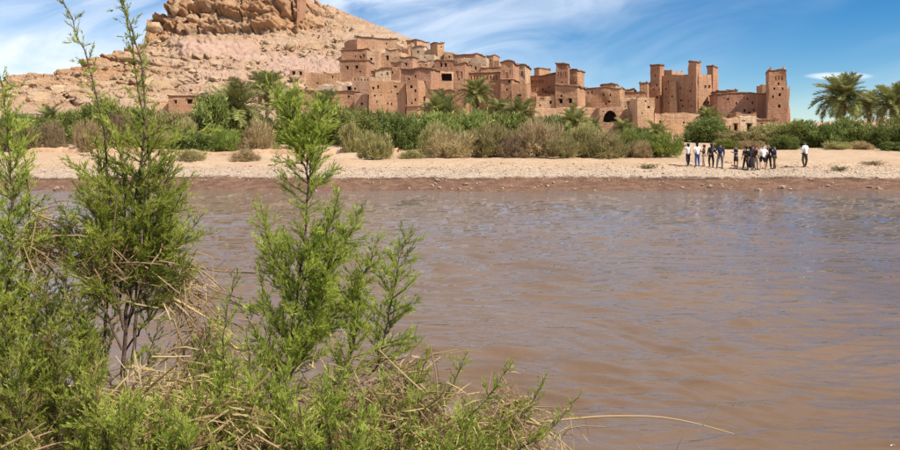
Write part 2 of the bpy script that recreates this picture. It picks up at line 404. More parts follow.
for k in range(14):                                  # longer wind ripples
    lam = rng.uniform(0.40, 0.95); th = wa + rng.normal() * 0.34 + math.pi / 2; kk = 2 * math.pi / lam
    H += 0.0085 * lam * np.sin(kk * ((X + wx) * math.cos(th) + (Y + wy) * math.sin(th)) + rng.random() * 7)
mod = 0.75 + 0.5 * vnoise(np.stack([X.ravel() * 0.22, Y.ravel() * 0.35, 0 * X.ravel()], 1), 41).reshape(X.shape)
H *= mod * (1 - 0.3 * sstep(Y, 14, 34)) * (np.abs(UU) < 0.81)
me = mesh_np('river', np.stack([X, Y, H], -1).reshape(-1, 3), grid_faces(len(v), len(u))); smooth(me)
tag(link('river', me, M['water']), kind='structure')

# ---- hill: columns of the skyline, rows up the slope
SKY_X = [-260, -120, 0, 25, 50, 75, 100, 125, 142, 145, 147, 150, 156, 163, 168, 172, 181, 186, 194, 215, 240, 262, 290, 312, 330, 360, 390, 415, 430, 450, 480, 520, 560, 600, 650, 720, 800, 900, 1150]
SKY_Y = [92, 86, 82, 78, 77, 70, 62, 55, 49, 44, 34, 25, 20, 18, 12, 3, 0, -6, -9, -7, -10, -12, -8, -1, 6, 18, 30, 40, 56, 72, 82, 94, 102, 109, 119, 124, 128, 130, 133]
YT_P = [142, 136, 118, 100, 80, 60, 40, 20, 0, -20]
YT_Y = [105, 114, 132, 149, 168, 190, 212, 232, 250, 268]
def hill_Y(px, py):
    """distance of the slope seen at photo pixel (px,py)"""
    px = np.asarray(px, float); py = np.asarray(py, float)
    yb = np.interp(-py, [-a for a in YT_P], YT_Y)
    # upper cliff: rows 33..-10 stand steep
    foot = np.interp(px, [150, 170, 200, 250, 290, 330, 350], [38, 34, 31, 30, 32, 26, 20])
    mc = sstep(px, 150, 172) * (1 - sstep(px, 285, 345))
    yc = np.interp(-foot, [-a for a in YT_P], YT_Y) + (foot - py) * 0.10 + 1.5
    yb = np.where(py < foot, yb + (yc - yb) * mc * 0.9, yb)
    # pale lower cliff rows 33..58
    f2 = np.interp(px, [165, 190, 215, 240, 265], [60, 61, 58, 52, 44])
    m2 = sstep(px, 163, 185) * (1 - sstep(px, 238, 272))
    t = np.clip((f2 - py) / np.maximum(f2 - foot, 3), 0, 1); yf = np.interp(-f2, [-a for a in YT_P], YT_Y)
    yt = np.interp(-foot, [-a for a in YT_P], YT_Y)
    yb = np.where((py <= f2) & (py >= foot), yb + m2 * 0.9 * ((yf + (yt - yf) * t ** 4) - yb), yb)
    return yb
def hill_pt(px, py): return at(px, py, float(hill_Y(px, py)))
cols = _cat(np.linspace(-260, -10, 40), np.linspace(-10, 440, 560), np.linspace(440, 1150, 160))
nr = 190
CP = np.repeat(cols[None], nr, 0); sk = np.interp(cols, SKY_X, SKY_Y)
tt = np.linspace(0, 1, nr)[:, None]; RP = 142 + (sk[None] - 142) * tt
HY = hill_Y(CP, RP)
HX = (CP - 450) / FPX * HY; HZ = CAM_H + (HOR - RP) / FPX * HY
P0 = np.stack([HX, HY, HZ], -1)
# strata + blocks + scree
PP = P0.reshape(-1, 3); pxf, pyf = CP.ravel(), RP.ravel()
rockm = sstep(pxf, -400, 20) * (1 - sstep(pxf, 300, 420)) * (1 - sstep(pyf, 92, 112))
foot = np.interp(pxf, [150, 170, 200, 250, 290, 330, 350], [38, 34, 31, 30, 32, 26, 20])
crag = sstep(pxf, 148, 165) * (1 - sstep(pxf, 300, 345)) * (1 - sstep(pyf, foot - 2, foot + 3))
left = (1 - sstep(pxf, 120, 210)) * (1 - sstep(pyf, 95, 112))
wv = np.stack([vnoise(PP * 0.12, 51), vnoise(PP * 0.12, 52), 0.6 * vnoise(PP * 0.07, 53)], 1)
Q = PP * np.array([0.085, 0.08, 0.22]) + 0.45 * wv
b1, s1, c1 = worley(Q, 60); b2, s2, c2 = worley(PP * np.array([0.33, 0.30, 0.62]) + 0.5 * wv, 70)
crk1 = 1 - sstep(s1 - b1, 0.0, 0.10); crk2 = 1 - sstep(s2 - b2, 0.0, 0.10)
# beds of harder and softer rock
bed = PP[:, 2] / 3.9 + 0.9 * vnoise(PP * np.array([0.03, 0.03, 0.05]), 91) + 0.02 * PP[:, 0]; bi = np.floor(bed); bf = bed - bi
hard = _hash(bi.astype(np.int64), bi.astype(np.int64) * 0 + 3, (np.floor(PP[:, 0] / 9 + 0.7 * bi)).astype(np.int64), 5)
ledge = hard * (sstep(bf, 0.0, 0.12) - 0.25) - 0.8 * np.exp(-(bf / 0.10) ** 2)
verti = np.abs(vnoise(PP * np.array([0.17, 0.17, 0.02]), 92)); gully = -3.2 * np.exp(-(verti / 0.07) ** 2)
dis = crag * (5.0 * (c1 - 0.45) - 0.7 * crk1 + 1.3 * (c2 - 0.5) - 0.25 * crk2 + 3.3 * ledge + 1.2 * gully + 0.9 * fbm(PP * 0.5, 3, 80))
# undercut below the crag
und = np.exp(-((pyf - foot - 1.0) / 2.2) ** 2) * sstep(pxf, 160, 180) * (1 - sstep(pxf, 280, 320)); dis -= 2.4 * und
dis += left * (0.6 * (c2 - 0.5) - 0.3 * crk2 + 0.9 * (c1 - 0.5) + 0.7 * fbm(PP * 0.4, 3, 81))
st = PP[:, 2] / 2.6 + 1.2 * vnoise(PP * 0.04, 90); fr = st - np.floor(st)
dis += left * (2.8 * ledge + 0.9 * (sstep(fr, 0.0, 0.75) - 0.5))
slope = rockm * (1 - crag) * (1 - 0.6 * left)
m2 = sstep(pxf, 163, 185) * (1 - sstep(pxf, 238, 272)) * sstep(pyf, foot - 1, foot + 3) * (1 - sstep(pyf, 52, 62))
dis += slope * (1 - 0.6 * m2) * (0.8 * (c2 - 0.5) * sstep(vnoise(PP * 0.12, 95), -0.2, 0.3) + 0.9 * fbm(PP * 0.3, 4, 97, 0.55) - 0.3 * crk2 + 0.8 * ledge * sstep(vnoise(PP * 0.05, 77), -0.1, 0.4))
dis += m2 * (0.9 * vnoise(PP * np.array([0.8, 0.8, 0.09]), 99) - 0.8 * np.abs(vnoise(PP * np.array([0.35, 0.35, 0.04]), 100)) + 0.7 * vnoise(PP * 0.25, 98))
out_dir = np.stack([-0.15 + 0 * HX.ravel(), -0.82 + 0 * HX.ravel(), 0.45 + 0 * HX.ravel()], 1)
PD = PP + out_dir * dis[:, None]
PD = PD.reshape(nr, len(cols), 3)
# rows behind the skyline fall away
back = []
for k, (dy, dz) in enumerate(((4, -0.8), (14, -3.0), (45, -10), (110, -22), (190, -42))):
    r_ = PD[-1].copy(); r_[:, 1] += dy; r_[:, 0] *= 1 + 0.002 * dy; r_[:, 2] += dz; r_[:, 2] = np.maximum(r_[:, 2], 2.0) ; back.append(r_)
PD = np.concatenate([PD, np.stack(back)], 0)
me = mesh_np('hill', PD.reshape(-1, 3), grid_faces(PD.shape[0], len(cols)))
pk = np.exp(-(((pxf - 305) / 48) ** 2 + ((pyf - 66) / 13) ** 2)) * 1.3 + 1.0 * m2 * sstep(pyf, 36, 44) + 0.6 * np.exp(-(((pxf - 205) / 40) ** 2 + ((pyf - 76) / 16) ** 2))
orr = np.clip(1.25 * np.exp(-(((pxf - 156) / 11) ** 2 + ((pyf - 32) / 13) ** 2)) + 0.75 * left * (1 - sstep(pyf, 58, 84)) * (1 - sstep(pxf, 90, 150)) + 0.5 * left * sstep(pxf, -10, 30) * sstep(0.5 + vnoise(PP * 0.06, 7) * 0.5, 0.45, 0.7) + 0.75 * crag * c1 + 0.08 * slope, 0, 1)
orr = np.maximum(orr, sstep(pxf, 400, 470))
z5 = np.zeros(5 * len(cols))
attr(me, 'pink', np.concatenate([np.clip(pk, 0, 1), z5])); attr(me, 'orange', np.concatenate([orr, z5]))
tag(link('hill', me, M['hill']), kind='structure')

# far low hills on the right horizon
fx = np.linspace(-3000, 3000, 160); rows = []
hh = 44 + 26 * fbm(np.stack([fx * 0.0016, 0 * fx, 0 * fx], 1), 4, 5)
for yy, zf in ((1350, 0.0), (1480, 0.55), (1560, 0.9), (1640, 1.0), (1900, 0.95), (2600, 0.0)):
    rows.append(np.stack([fx, yy + 40 * np.sin(fx * 0.006), hh * zf + (0 if zf else -2)], 1))
me = mesh_np('distant_hills', np.concatenate(rows), grid_faces(len(rows), len(fx)))
tag(link('distant_hills', me, m_simple('far_hill_earth', (0.40, 0.23, 0.15), 0.95, 0.15, 0.01)), kind='structure')
# ------------------------------------------------------------------ earthen houses
def house(name, label, cat, px0, px1, pt, pb, th=-10, d=6.0, taper=0.0, Y=None, mat='adobe', op=(), eave=0, ledges=(),
          merl=0, seed=0, ruin=0.0, dig=5.0, slope=0.0, fwd=0.0, roof_d=0.5, group=None):
    """box of rammed earth whose front runs from photo column px0 to px1; pt / pb = rows of its top and foot;
    op = openings (kind, px, py, w, h[, side]) in photo pixels; th = turn of the front in degrees"""
    th = R(th); c, s = math.cos(th), math.sin(th)
    Y0 = (float(hill_Y((px0 + px1) / 2, pb)) if Y is None else Y) - fwd
    X0 = (px0 - 450) / FPX * Y0; k1 = (px1 - 450) / FPX
    w = (k1 * Y0 - X0) / (c - k1 * s)
    pxm = Y0 / FPX                                     # metres per photo pixel here
    zt = CAM_H + (HOR - pt) * pxm; zb = CAM_H + (HOR - pb) * pxm; z0 = zb - dig
    O = np.array([X0, Y0]); U = np.array([c, s]); D = np.array([-s, c])
    root_loc = np.array([*(O + U * w / 2 + D * d / 2), zb])
    def to_s(px, side):
        k = (px - 450) / FPX
        o, u_ = (O, U) if side == 'F' else ((O + U * w, D) if side == 'R' else (O + D * d, -D))
        a = (k * o[1] - o[0]) / (u_[0] - k * u_[1]); return a, (o + u_ * a)[1]
    ops = {'F': [], 'R': [], 'L': [], 'B': []}
    for o_ in op:
        kind, px, py, ow, oh = o_[:5]; side = o_[5] if len(o_) > 5 else 'F'
        s0, y_ = to_s(px - ow / 2, side); s1, _ = to_s(px + ow / 2, side); m_ = y_ / FPX
        zc = CAM_H + (HOR - py) * m_; hz = oh * m_ / 2
        Ls = w if side == 'F' else d
        s0, s1 = max(min(s0, s1), 0.25), min(max(s0, s1), Ls - 0.25)
        zl, zh = zc - hz, min(zc + hz, zt - 0.5)
        if s1 - s0 > 0.15 and zh - zl > 0.15: ops[side].append((kind, s0, s1, zl, zh))
    rv = random.Random(int(px0 * 31 + pt * 7))             # small vents, as all these walls have
    for q in range(int((px1 - px0) * (pb - pt) / 190)):
        fx, fz = rv.uniform(.12, .88), rv.uniform(.22, .85); m_ = w * fx; zc = zb + (zt - zb) * fz; r0_ = rv.uniform(.13, .22); hv_ = rv.uniform(.13, .3)
        if all(m_ + r0_ + .3 < o_[1] or m_ - r0_ - .3 > o_[2] or zc + hv_ + .3 < o_[3] or zc - hv_ - .3 > o_[4] for o_ in ops['F']) and r0_ < m_ - .3 and m_ + r0_ < w - .3 and zc + hv_ < zt - .6:
            ops['F'].append(('window', m_ - r0_, m_ + r0_, zc - hv_, zc + hv_))
    C_ = Coll(); seedv = seed * 7.31 + px0 * 0.37
    cx, cy = w / 2, d / 2; hgt = max(zt - zb, 1.0)
    def deform(V, amp=1.0):
        V = np.array(V, float)
        k = np.clip((V[:, 2] - zb) / hgt, -0.6, 1.3) * taper
        V[:, 0] = cx + (V[:, 0] - cx) * (1 - k); V[:, 1] = cy + (V[:, 1] - cy) * (1 - k)
        Wd = np.stack([O[0] + V[:, 0] * c - V[:, 1] * s, O[1] + V[:, 0] * s + V[:, 1] * c, V[:, 2]], 1)
        nz = Wd * 0.45 + seedv
        n = np.stack([vnoise(nz, 1), vnoise(nz, 2), 0.4 * vnoise(nz, 3)], 1) * 0.19 * amp
        n += np.stack([vnoise(nz * 3, 4), vnoise(nz * 3, 5), 0 * nz[:, 0]], 1) * 0.04 * amp
        top = np.clip((V[:, 2] - (zt - 1.2)) / 1.2, 0, 1.2)
        n[:, 2] += top * (0.26 * fbm(nz * 1.3, 2, 6) * amp + ruin * np.abs(fbm(nz * 1.1, 3, 8)) * -1.6 + slope * (V[:, 0] - cx))
        return Wd + n - root_loc
    def face_pt(side, a, z, dep=0.0):
        if side == 'F': return (a, dep, z)
        if side == 'R': return (w - dep, a, z)
        if side == 'B': return (w - a, d - dep, z)
        return (dep, d - a, z)
    root = thing(name, label, cat, tuple(root_loc), 0, group); root['kind'] = 'thing'
    cut_step = 1.3
    toprow = {}
    for side in 'FRBL':
        Ls = w if side in 'FB' else d
        us = set(np.linspace(0, Ls, max(2, int(Ls / cut_step) + 1)).round(4)); zs = set(np.linspace(z0, zt, max(3, int((zt - z0) / cut_step) + 1)).round(4))
        for (_, a, b, zl, zh) in ops[side]: us |= {round(a, 4), round(b, 4)}; zs |= {round(zl, 4), round(zh, 4)}
        def thin(vals, must):
            vals = sorted(vals); outv = []
            for v_ in vals:
                if outv and v_ - outv[-1] < 0.12 and v_ not in must:
                    continue
                if outv and v_ - outv[-1] < 0.12 and v_ in must and outv[-1] not in must and len(outv) > 1: outv[-1] = v_; continue
                outv.append(v_)
            return outv
        mu = {round(x, 4) for o_ in ops[side] for x in o_[1:3]} | {0.0, round(Ls, 4)}; mz = {round(x, 4) for o_ in ops[side] for x in o_[3:5]} | {round(z0, 4), round(zt, 4)}
        us = thin(us, mu); zs = thin(zs, mz)
        V = np.array([face_pt(side, a, z) for z in zs for a in us]); nu = len(us); F = []
        for i in range(len(zs) - 1):
            for j in range(nu - 1):
                um, zm = (us[j] + us[j + 1]) / 2, (zs[i] + zs[i + 1]) / 2
                if any(a < um < b and zl < zm < zh for (_, a, b, zl, zh) in ops[side]): continue
                F.append([i * nu + j, i * nu + j + 1, (i + 1) * nu + j + 1, (i + 1) * nu + j])
        if F: C_.add(deform(V), F)
        toprow[side] = us
        for (kind, a, b, zl, zh) in ops[side]:
            dep = {'window': 0.42, 'door': 0.6, 'niche': 0.22, 'arch': 2.2, 'loggia': 1.6}[kind]
            if kind in ('arch', 'niche') and (zh - zl) > 0.5:
                # rounded head: outline runs up the jambs and over an arc
                rr = (b - a) / 2; cz = max(zh - rr, zl + 0.1); n_ = 8
                arc = [((a + b) / 2 - rr * math.cos(t * math.pi / n_), cz + (zh - cz) * math.sin(t * math.pi / n_)) for t in range(n_ + 1)]
                outl = [(a, zl)] + arc + [(b, zl)]
                half = n_ // 2
                sp = [(a, zh)] + arc[:half + 1]; Vs = [face_pt(side, *q_) for q_ in sp]
                C_.add(deform(Vs), [[0, i, i + 1] for i in range(1, len(sp) - 1)][:] if True else [])
                sp = [(b, zh)] + arc[half:]; Vs = [face_pt(side, *q_) for q_ in sp]
                C_.add(deform(Vs), [[0, i, i + 1] for i in range(1, len(sp) - 1)])
            else:
                outl = [(a, zl), (a, zh), (b, zh), (b, zl)]
            k_ = len(outl)
            Vr = [face_pt(side, *q_) for q_ in outl] + [face_pt(side, *q_, dep) for q_ in outl]
            C_.add(deform(Vr), [[i, (i + 1) % k_, k_ + (i + 1) % k_, k_ + i] for i in range(k_)])
            ic = k_; ctr = face_pt(side, (a + b) / 2, (zl + zh) / 2, dep)
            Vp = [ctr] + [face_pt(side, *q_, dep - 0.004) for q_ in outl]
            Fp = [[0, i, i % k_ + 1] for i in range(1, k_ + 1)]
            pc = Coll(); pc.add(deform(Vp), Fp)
            if kind in ('window', 'door'):
                # lintel beam over the opening
                lt = Coll(); q_ = [face_pt(side, aa, zz_, dd) for aa in (a - 0.12, b + 0.12) for zz_ in (zh - 0.02, zh + 0.13) for dd in (-0.07, 0.1)]
                lt.add(deform(q_), [[0, 1, 3, 2], [4, 6, 7, 5], [0, 4, 5, 1], [2, 3, 7, 6], [0, 2, 6, 4], [1, 5, 7, 3]])
            wo = link({'arch': 'gateway_back', 'loggia': 'loggia_back'}.get(kind, kind), pc.mesh(kind), M['window'] if kind in ('window', 'door', 'arch', 'loggia') else M[mat], root)  # gateway and loggia backs get the painted interior darkness
            if kind in ('window', 'door') and (b - a) > 0.5: link('lintel', lt.mesh('lintel'), M['wood'], wo)
    # parapet top and sunken flat roof
    tk = min(0.4, w * 0.2, d * 0.2)
    ring = [(a, 0.0) for a in toprow['F'][:-1]] + [(w, a) for a in toprow['R'][:-1]] + [(w - a, d) for a in toprow['B'][:-1]] + [(0.0, d - a) for a in toprow['L'][:-1]]
    n_ = len(ring); ring = np.array(ring); inn = np.array([cx, cy]) + (ring - [cx, cy]) * np.array([1 - 2 * tk / w, 1 - 2 * tk / d])
    zr = zt - roof_d
    V = np.concatenate([np.c_[ring, np.full(n_, zt)], np.c_[inn, np.full(n_, zt)], np.c_[inn, np.full(n_, zr)], [[cx, cy, zr + 0.05]]])
    a = np.arange(n_); b = (a + 1) % n_
    C_.add(deform(V), np.concatenate([np.stack([a, b, n_ + b, n_ + a], 1), np.stack([n_ + a, n_ + b, 2 * n_ + b, 2 * n_ + a], 1)]))
    C_.add(deform(V[2 * n_:]), np.stack([a, b, np.full(n_, n_)], 1))
    link('wall', C_.mesh('wall'), M[mat], root)
    def band(nm, za, zb_, over, mt):
        cc = Coll(); k = 10
        def rect(o_, z, m_):
            xs = np.linspace(-o_, w + o_, m_); ys = np.linspace(-o_, d + o_, m_)
            return np.array([(x, -o_, z) for x in xs[:-1]] + [(w + o_, y, z) for y in ys[:-1]] + [(x, d + o_, z) for x in xs[::-1][:-1]] + [(-o_, y, z) for y in ys[::-1][:-1]])
        m_ = 7; A = [rect(-0.12, za, m_), rect(over, za, m_), rect(over, zb_, m_), rect(-0.12, zb_, m_)]
        nn = len(A[0]); V = deform(np.concatenate(A)); jit = np.array([vnoise(V * 1.7 + seedv, 11)]).T * 0.07; V[:, 2:] += jit
        i = np.arange(nn); j = (i + 1) % nn
        cc.add(V, np.concatenate([np.stack([q * nn + i, q * nn + j, ((q + 1) % 4) * nn + j, ((q + 1) % 4) * nn + i], 1) for q in range(4)]))
        link(nm, cc.mesh(nm), M[mt], root)
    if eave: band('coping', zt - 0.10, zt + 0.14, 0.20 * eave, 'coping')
    for py in ledges:
        z = CAM_H + (HOR - py) * pxm; band('ledge', z - 0.14, z + 0.14, 0.22, mat)
    if merl:
        hm = 0.62 * merl; sq = min(w, d) * 0.17
        for ax, ay in ((0, 0), (1, 0), (0, 1), (1, 1)):
            cc = Coll()
            x = sq * 0.62 if ax == 0 else w - sq * 0.62; y = sq * 0.62 if ay == 0 else d - sq * 0.62
            for f, z_a, z_b in ((1.0, zt - 0.3, zt + hm * 0.55), (0.62, zt + hm * 0.5, zt + hm)):
                q_ = [(x + f * sq * 0.55 * a_, y + f * sq * 0.55 * b_, z_) for a_ in (-1, 1) for b_ in (-1, 1) for z_ in (z_a, z_b)]
                cc.add(deform(q_), [[0, 1, 3, 2], [4, 6, 7, 5], [0, 4, 5, 1], [2, 3, 7, 6], [0, 2, 6, 4], [1, 5, 7, 3]])
            link('merlon', cc.mesh('merlon'), M[mat], root)
    return root

def nrow(x0, x1, n, py, w, h, kind='niche'):
    return [(kind, x0 + (x1 - x0) * i / (n - 1), py, w, h) for i in range(n)]
Wn = lambda px, py, w=2.2, h=3.0, side='F': ('window', px, py, w, h, side)

# --- upper left of the village
house('granary_ruin', 'ruined earth granary wall on the very top of the rocky hill', 'ruin', 297, 306, -8, 8, 20, 5, ruin=0.2, mat='adobe', Y=224)
house('earthen_house', 'long windowless mud house highest on the slope, left of the tower', 'house', 357, 397, 37.5, 50, 8, 9, eave=1, mat='adobe_tan', slope=-0.01)
house('ruined_wall', 'dark broken wall leaning against the highest long mud house', 'ruin', 344, 357, 39, 50, -35, 4, ruin=0.9, mat='adobe')
house('earthen_house', 'flat roofed upper house with dark coping above the two-window house', 'house', 341, 367, 49.5, 61, -8, 6, eave=1, op=[Wn(361, 57, 1.6, 2.6), Wn(364.5, 55.5, 1.4, 3.6)])
house('earthen_house', 'square red house with two small dark windows near the pink slope', 'house', 339.5, 366, 60, 82, -8, 7, eave=1, op=[Wn(347.5, 67.5), Wn(356.5, 67, 2.4, 3)])
house('earthen_house', 'narrow pale house with one window right of the two-window red house', 'house', 367, 379, 51, 69, -4, 6, mat='adobe_tan', op=[Wn(371, 59.3, 2, 2.6)])
house('earthen_house', 'low roofless house with leaning roof poles below the long top house', 'house', 379, 401, 52, 66, -14, 6, ruin=0.5, mat='adobe_tan', op=[Wn(388, 58, 2.4, 4.5)])
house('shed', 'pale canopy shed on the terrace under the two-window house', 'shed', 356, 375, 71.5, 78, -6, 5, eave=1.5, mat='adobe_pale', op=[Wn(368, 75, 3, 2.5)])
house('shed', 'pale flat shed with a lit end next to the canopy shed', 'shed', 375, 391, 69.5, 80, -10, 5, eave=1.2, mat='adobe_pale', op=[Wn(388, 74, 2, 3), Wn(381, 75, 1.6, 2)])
house('earthen_house', 'mud house with a single window under the ridge houses', 'house', 400, 413, 57.5, 72, -16, 6, eave=0.6, mat='adobe_tan', op=[Wn(406, 64.5, 2, 3)])
house('garden_wall', 'long low red wall below the pink rock slope', 'wall', 306, 340, 73, 88, -6, 1.2, mat='adobe', slope=-0.03)
house('hut', 'tiny stone hut with two dark openings on the pink slope', 'hut', 290, 304, 69, 76.5, -6, 4, mat='adobe_tan', ruin=0.25, op=[Wn(294, 73.2, 3, 4.4), Wn(300.5, 73.2, 2.6, 4)])
house('earthen_house', 'long low house with dark eaves behind the left palms', 'house', 300, 328, 91, 110, -8, 7, eave=1, op=[Wn(304.5, 99, 2, 3.2), Wn(318, 98, 1.8, 2.8)])
house('earthen_house', 'low house with dark roof line joining the tall red facade', 'house', 328, 355, 92, 110, -5, 7, eave=1, mat='adobe', op=[Wn(348, 96.5, 2, 1.8)])
house('earthen_house', 'house with a row of small pointed niches along its top', 'house', 352, 370, 76.5, 100, -8, 6, mat='adobe_tan', op=nrow(355, 367, 5, 79.7, 1.5, 2.6) + [('door', 349.5, 88, 1, 1)])
house('earthen_house', 'pinkish house with sloping parapet in front of the niche-topped house', 'house', 355, 368, 94, 113, -14, 5, mat='adobe_tan', slope=-0.06, op=[Wn(362, 104, 2, 2.4)])
house('pale_ruin', 'crumbling pale walls with a dark doorway beside the niche-topped house', 'ruin', 336, 352, 81, 94, -4, 5, mat='adobe_pale', ruin=0.7, op=[('door', 349, 89, 4, 5)])
# --- big red facades in the middle
house('earthen_house', 'left half of the tall red facade with one window', 'house', 369, 384, 80.5, 116, -6, 8, op=[Wn(377.5, 87, 2.2, 3.4), Wn(377, 101.5, 1.4, 2.4), Wn(381, 95, 1.2, 1.6)])
house('earthen_house', 'tall red facade shaded by the protruding square tower', 'house', 384, 406, 81, 116, -6, 9, op=[Wn(395.5, 87, 2.8, 1.6), Wn(391, 92, 1.2, 1.6), Wn(391, 104, 1.4, 2)])
house('square_tower', 'protruding red square tower with two windows and a bright right edge', 'tower', 406, 418, 80, 113, -14, 5, fwd=4.5, taper=0.05, ledges=(105.8,), op=[Wn(411.7, 86.5, 2.4, 3.2), Wn(411.2, 103.2, 1.8, 2.2)])
house('earthen_house', 'broad house with thick dark eave above the protruding square tower', 'house', 401, 431, 69, 97, -14, 8, eave=1.3, op=[Wn(425, 82.3, 1.8, 2.8), Wn(409, 79, 1.8, 2.2), Wn(417, 83, 1.2, 2)])
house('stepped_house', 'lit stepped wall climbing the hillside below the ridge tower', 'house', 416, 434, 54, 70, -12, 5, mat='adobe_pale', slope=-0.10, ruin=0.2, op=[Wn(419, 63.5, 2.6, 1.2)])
house('earthen_house', 'house with a wide open loggia left of the double-niche tower', 'house', 433, 453, 71, 91, -8, 7, mat='adobe_tan', op=[('loggia', 446.5, 76.8, 10, 8)])
house('earthen_house', 'front house with dark eave beside the double-niche tower foot', 'house', 430, 453, 91, 115, -9, 7, eave=1.1, op=[Wn(443, 103, 1.8, 2.4)])
house('square_tower', 'square tower with two tall blind niches left of the middle palm', 'tower', 453, 465, 63, 112, -14, 6, fwd=2.5, taper=0.06, eave=0.8, op=[('niche', 456.6, 74.5, 2.6, 7), ('niche', 461.4, 74.5, 2.6, 7), Wn(458.6, 78.8, 1.6, 1.8), Wn(459, 90.5, 1.6, 2)])
# --- ridge line houses
house('earthen_house', 'small flat house on the upper ridge left of the lone tower', 'house', 407, 417, 41, 52, -32, 6, eave=0.8, mat='adobe_tan', op=[Wn(411, 45, 2, 3)])
house('ridge_wall', 'broken terrace wall running along the upper ridge', 'wall', 396, 412, 44, 53, -20, 2, ruin=0.8, mat='adobe_tan')
house('square_tower', 'lone slim tower on the ridge against the sky', 'tower', 437.5, 444.5, 42.5, 66, 28, 4.6, eave=0.9, taper=0.05, op=[Wn(441.5, 47, 1.2, 2)])
house('earthen_house', 'small house adjoining the lone ridge tower on its right', 'house', 444.5, 453, 52, 66, -8, 6, mat='adobe_tan', op=[Wn(449.5, 57, 1.4, 2)])
house('earthen_house', 'house with two arched black windows below the lone ridge tower', 'house', 434, 453, 61, 74, -8, 6, op=[Wn(441.7, 65, 2.2, 3.4), Wn(446.2, 65, 2.2, 3.4)], eave=0.6)
house('earthen_house', 'long ridge house with dark roof line right of the lone tower', 'house', 453, 476, 54.5, 69, -20, 8, eave=1, mat='adobe', op=[Wn(461, 60.5, 1.4, 1.8)])
house('earthen_house', 'pale ridge house with stepped roof beside the small ridge turret', 'house', 470, 486, 59, 72, -20, 6, mat='adobe_pale', op=[Wn(478, 65, 1.5, 2)])
house('square_tower', 'small ridge turret above the long niche-topped wall', 'tower', 486.5, 493, 55.5, 71, -25, 4.5, eave=0.6, mat='adobe_tan', op=[Wn(490, 60, 1.2, 2)])
house('earthen_house', 'little square block at the right end of the ridge', 'house', 494, 499, 60.5, 74, -25, 4, mat='adobe')
house('earthen_house', 'terraced house with lit gable behind the long niche-topped wall', 'house', 466, 481, 65, 78, -18, 6, mat='adobe_tan', op=[Wn(476, 67.5, 1.6, 5)])
house('earthen_house', 'low flat block between ridge turret and double tower', 'house', 481, 501, 68, 80, -14, 6, mat='adobe', eave=0.6, op=[Wn(489, 73, 1.4, 1.6)])
rc = random.Random(3)
for (a, b_, t_, f_, th_, mt_, lab_) in (
    (386, 396, 49, 58, -12, 'adobe_tan', 'little roofless room just below the highest long house'), (398, 408, 49, 58, -25, 'adobe', 'small dark block below the small flat ridge house'),
    (412, 424, 47, 58, -18, 'adobe_pale', 'pale terrace wall right below the small flat ridge house'), (424, 436, 50, 62, -20, 'adobe_tan', 'tan wall leading up to the lone ridge tower'),
    (379, 399, 66, 80, -10, 'adobe', 'low red house between canopy shed and broad dark-eaved house'), (391, 402, 62, 72, -16, 'adobe_tan', 'small tan room left of the single-window mud house'),
    (414, 432, 61, 70, -14, 'adobe_tan', 'tan parapet above the thick dark eave'), (457, 470, 58.5, 70, -16, 'adobe_tan', 'tan lower terrace in front of the long ridge house'),
    (502, 512, 71, 84, -18, 'adobe_tan', 'tan block hidden behind the tall pointed-niche tower'), (543, 556, 92, 104, -16, 'adobe', 'red step wall at the foot of the four-slit tower'),
    (620, 634, 89.5, 100, -20, 'adobe', 'dark roof block left of the small low tower'), (736, 757, 112, 124, -10, 'adobe', 'red back wall above the two doorway houses'),
    (318, 338, 84, 98, -4, 'adobe_pale', 'pale earth bank wall under the long low red wall'), (600, 616, 84.5, 98, -20, 'adobe_tan', 'tan roof room on top of the wide dark house')):
    n_ = 1 + rc.randrange(2)
    house('earthen_house' if rc.random() < .6 else 'terrace_wall', lab_, 'house', a, b_, t_, f_, th_, 5, mat=mt_, ruin=rc.choice([0.1, 0.3, 0.5]), slope=rc.uniform(-.03, .02), eave=rc.choice([0, 0.6]),
          op=[Wn(a + (b_ - a) * (k + 1) / (n_ + 1), t_ + (f_ - t_) * .45, 1.5, 2.2) for k in range(n_)])
# --- central kasbah
house('kasbah_wall', 'long wall with a row of blind niches behind the middle palm', 'house', 466, 501, 73.5, 112, -6, 10, eave=1.1, op=nrow(468, 496.5, 10, 78, 1.7, 4.2) + [Wn(481, 90, 1.5, 2), Wn(490, 93, 1.5, 2)])
house('square_tower', 'tall square tower with pointed niche at the right of the long niche wall', 'tower', 500.5, 513.5, 62.5, 112, -16, 6.5, fwd=4.0, taper=0.06, eave=1.1, ledges=(79.5,), op=[('niche', 507, 75.2, 3.2, 6), Wn(506.5, 89.5, 1.6, 2.2), ('niche', 503.8, 72.5, 1.2, 4), ('niche', 510.2, 72.5, 1.2, 4)])
house('square_tower', 'second lower tower touching the tall niche tower on its right', 'tower', 514, 524.5, 66, 104, -20, 6, taper=0.04, eave=0.9, mat='adobe_tan', fwd=1, op=[('niche', 517.5, 74, 2, 4), ('niche', 521.5, 74, 2, 5)])
house('earthen_house', 'square block with ragged top in front of the twin towers', 'house', 511, 527, 83.5, 116, -15, 6, fwd=6.0, taper=0.02, merl=0.8, op=[Wn(519.5, 95.5, 3, 2.2), Wn(515.5, 104, 1.4, 2)])
house('kasbah_wall', 'shaded kasbah wall with niche row between the two central tower groups', 'house', 526, 556, 75.5, 100, -30, 9, eave=0.8, op=nrow(530, 543.5, 7, 81.3, 1.3, 3.4) + [Wn(536, 90, 1.4, 1.6), Wn(543, 89.5, 1.4, 1.6)])
house('square_tower', 'small dark turret poking above the shaded kasbah wall', 'tower', 534, 539, 68.5, 82, -40, 5, eave=0.5, merl=0.5)
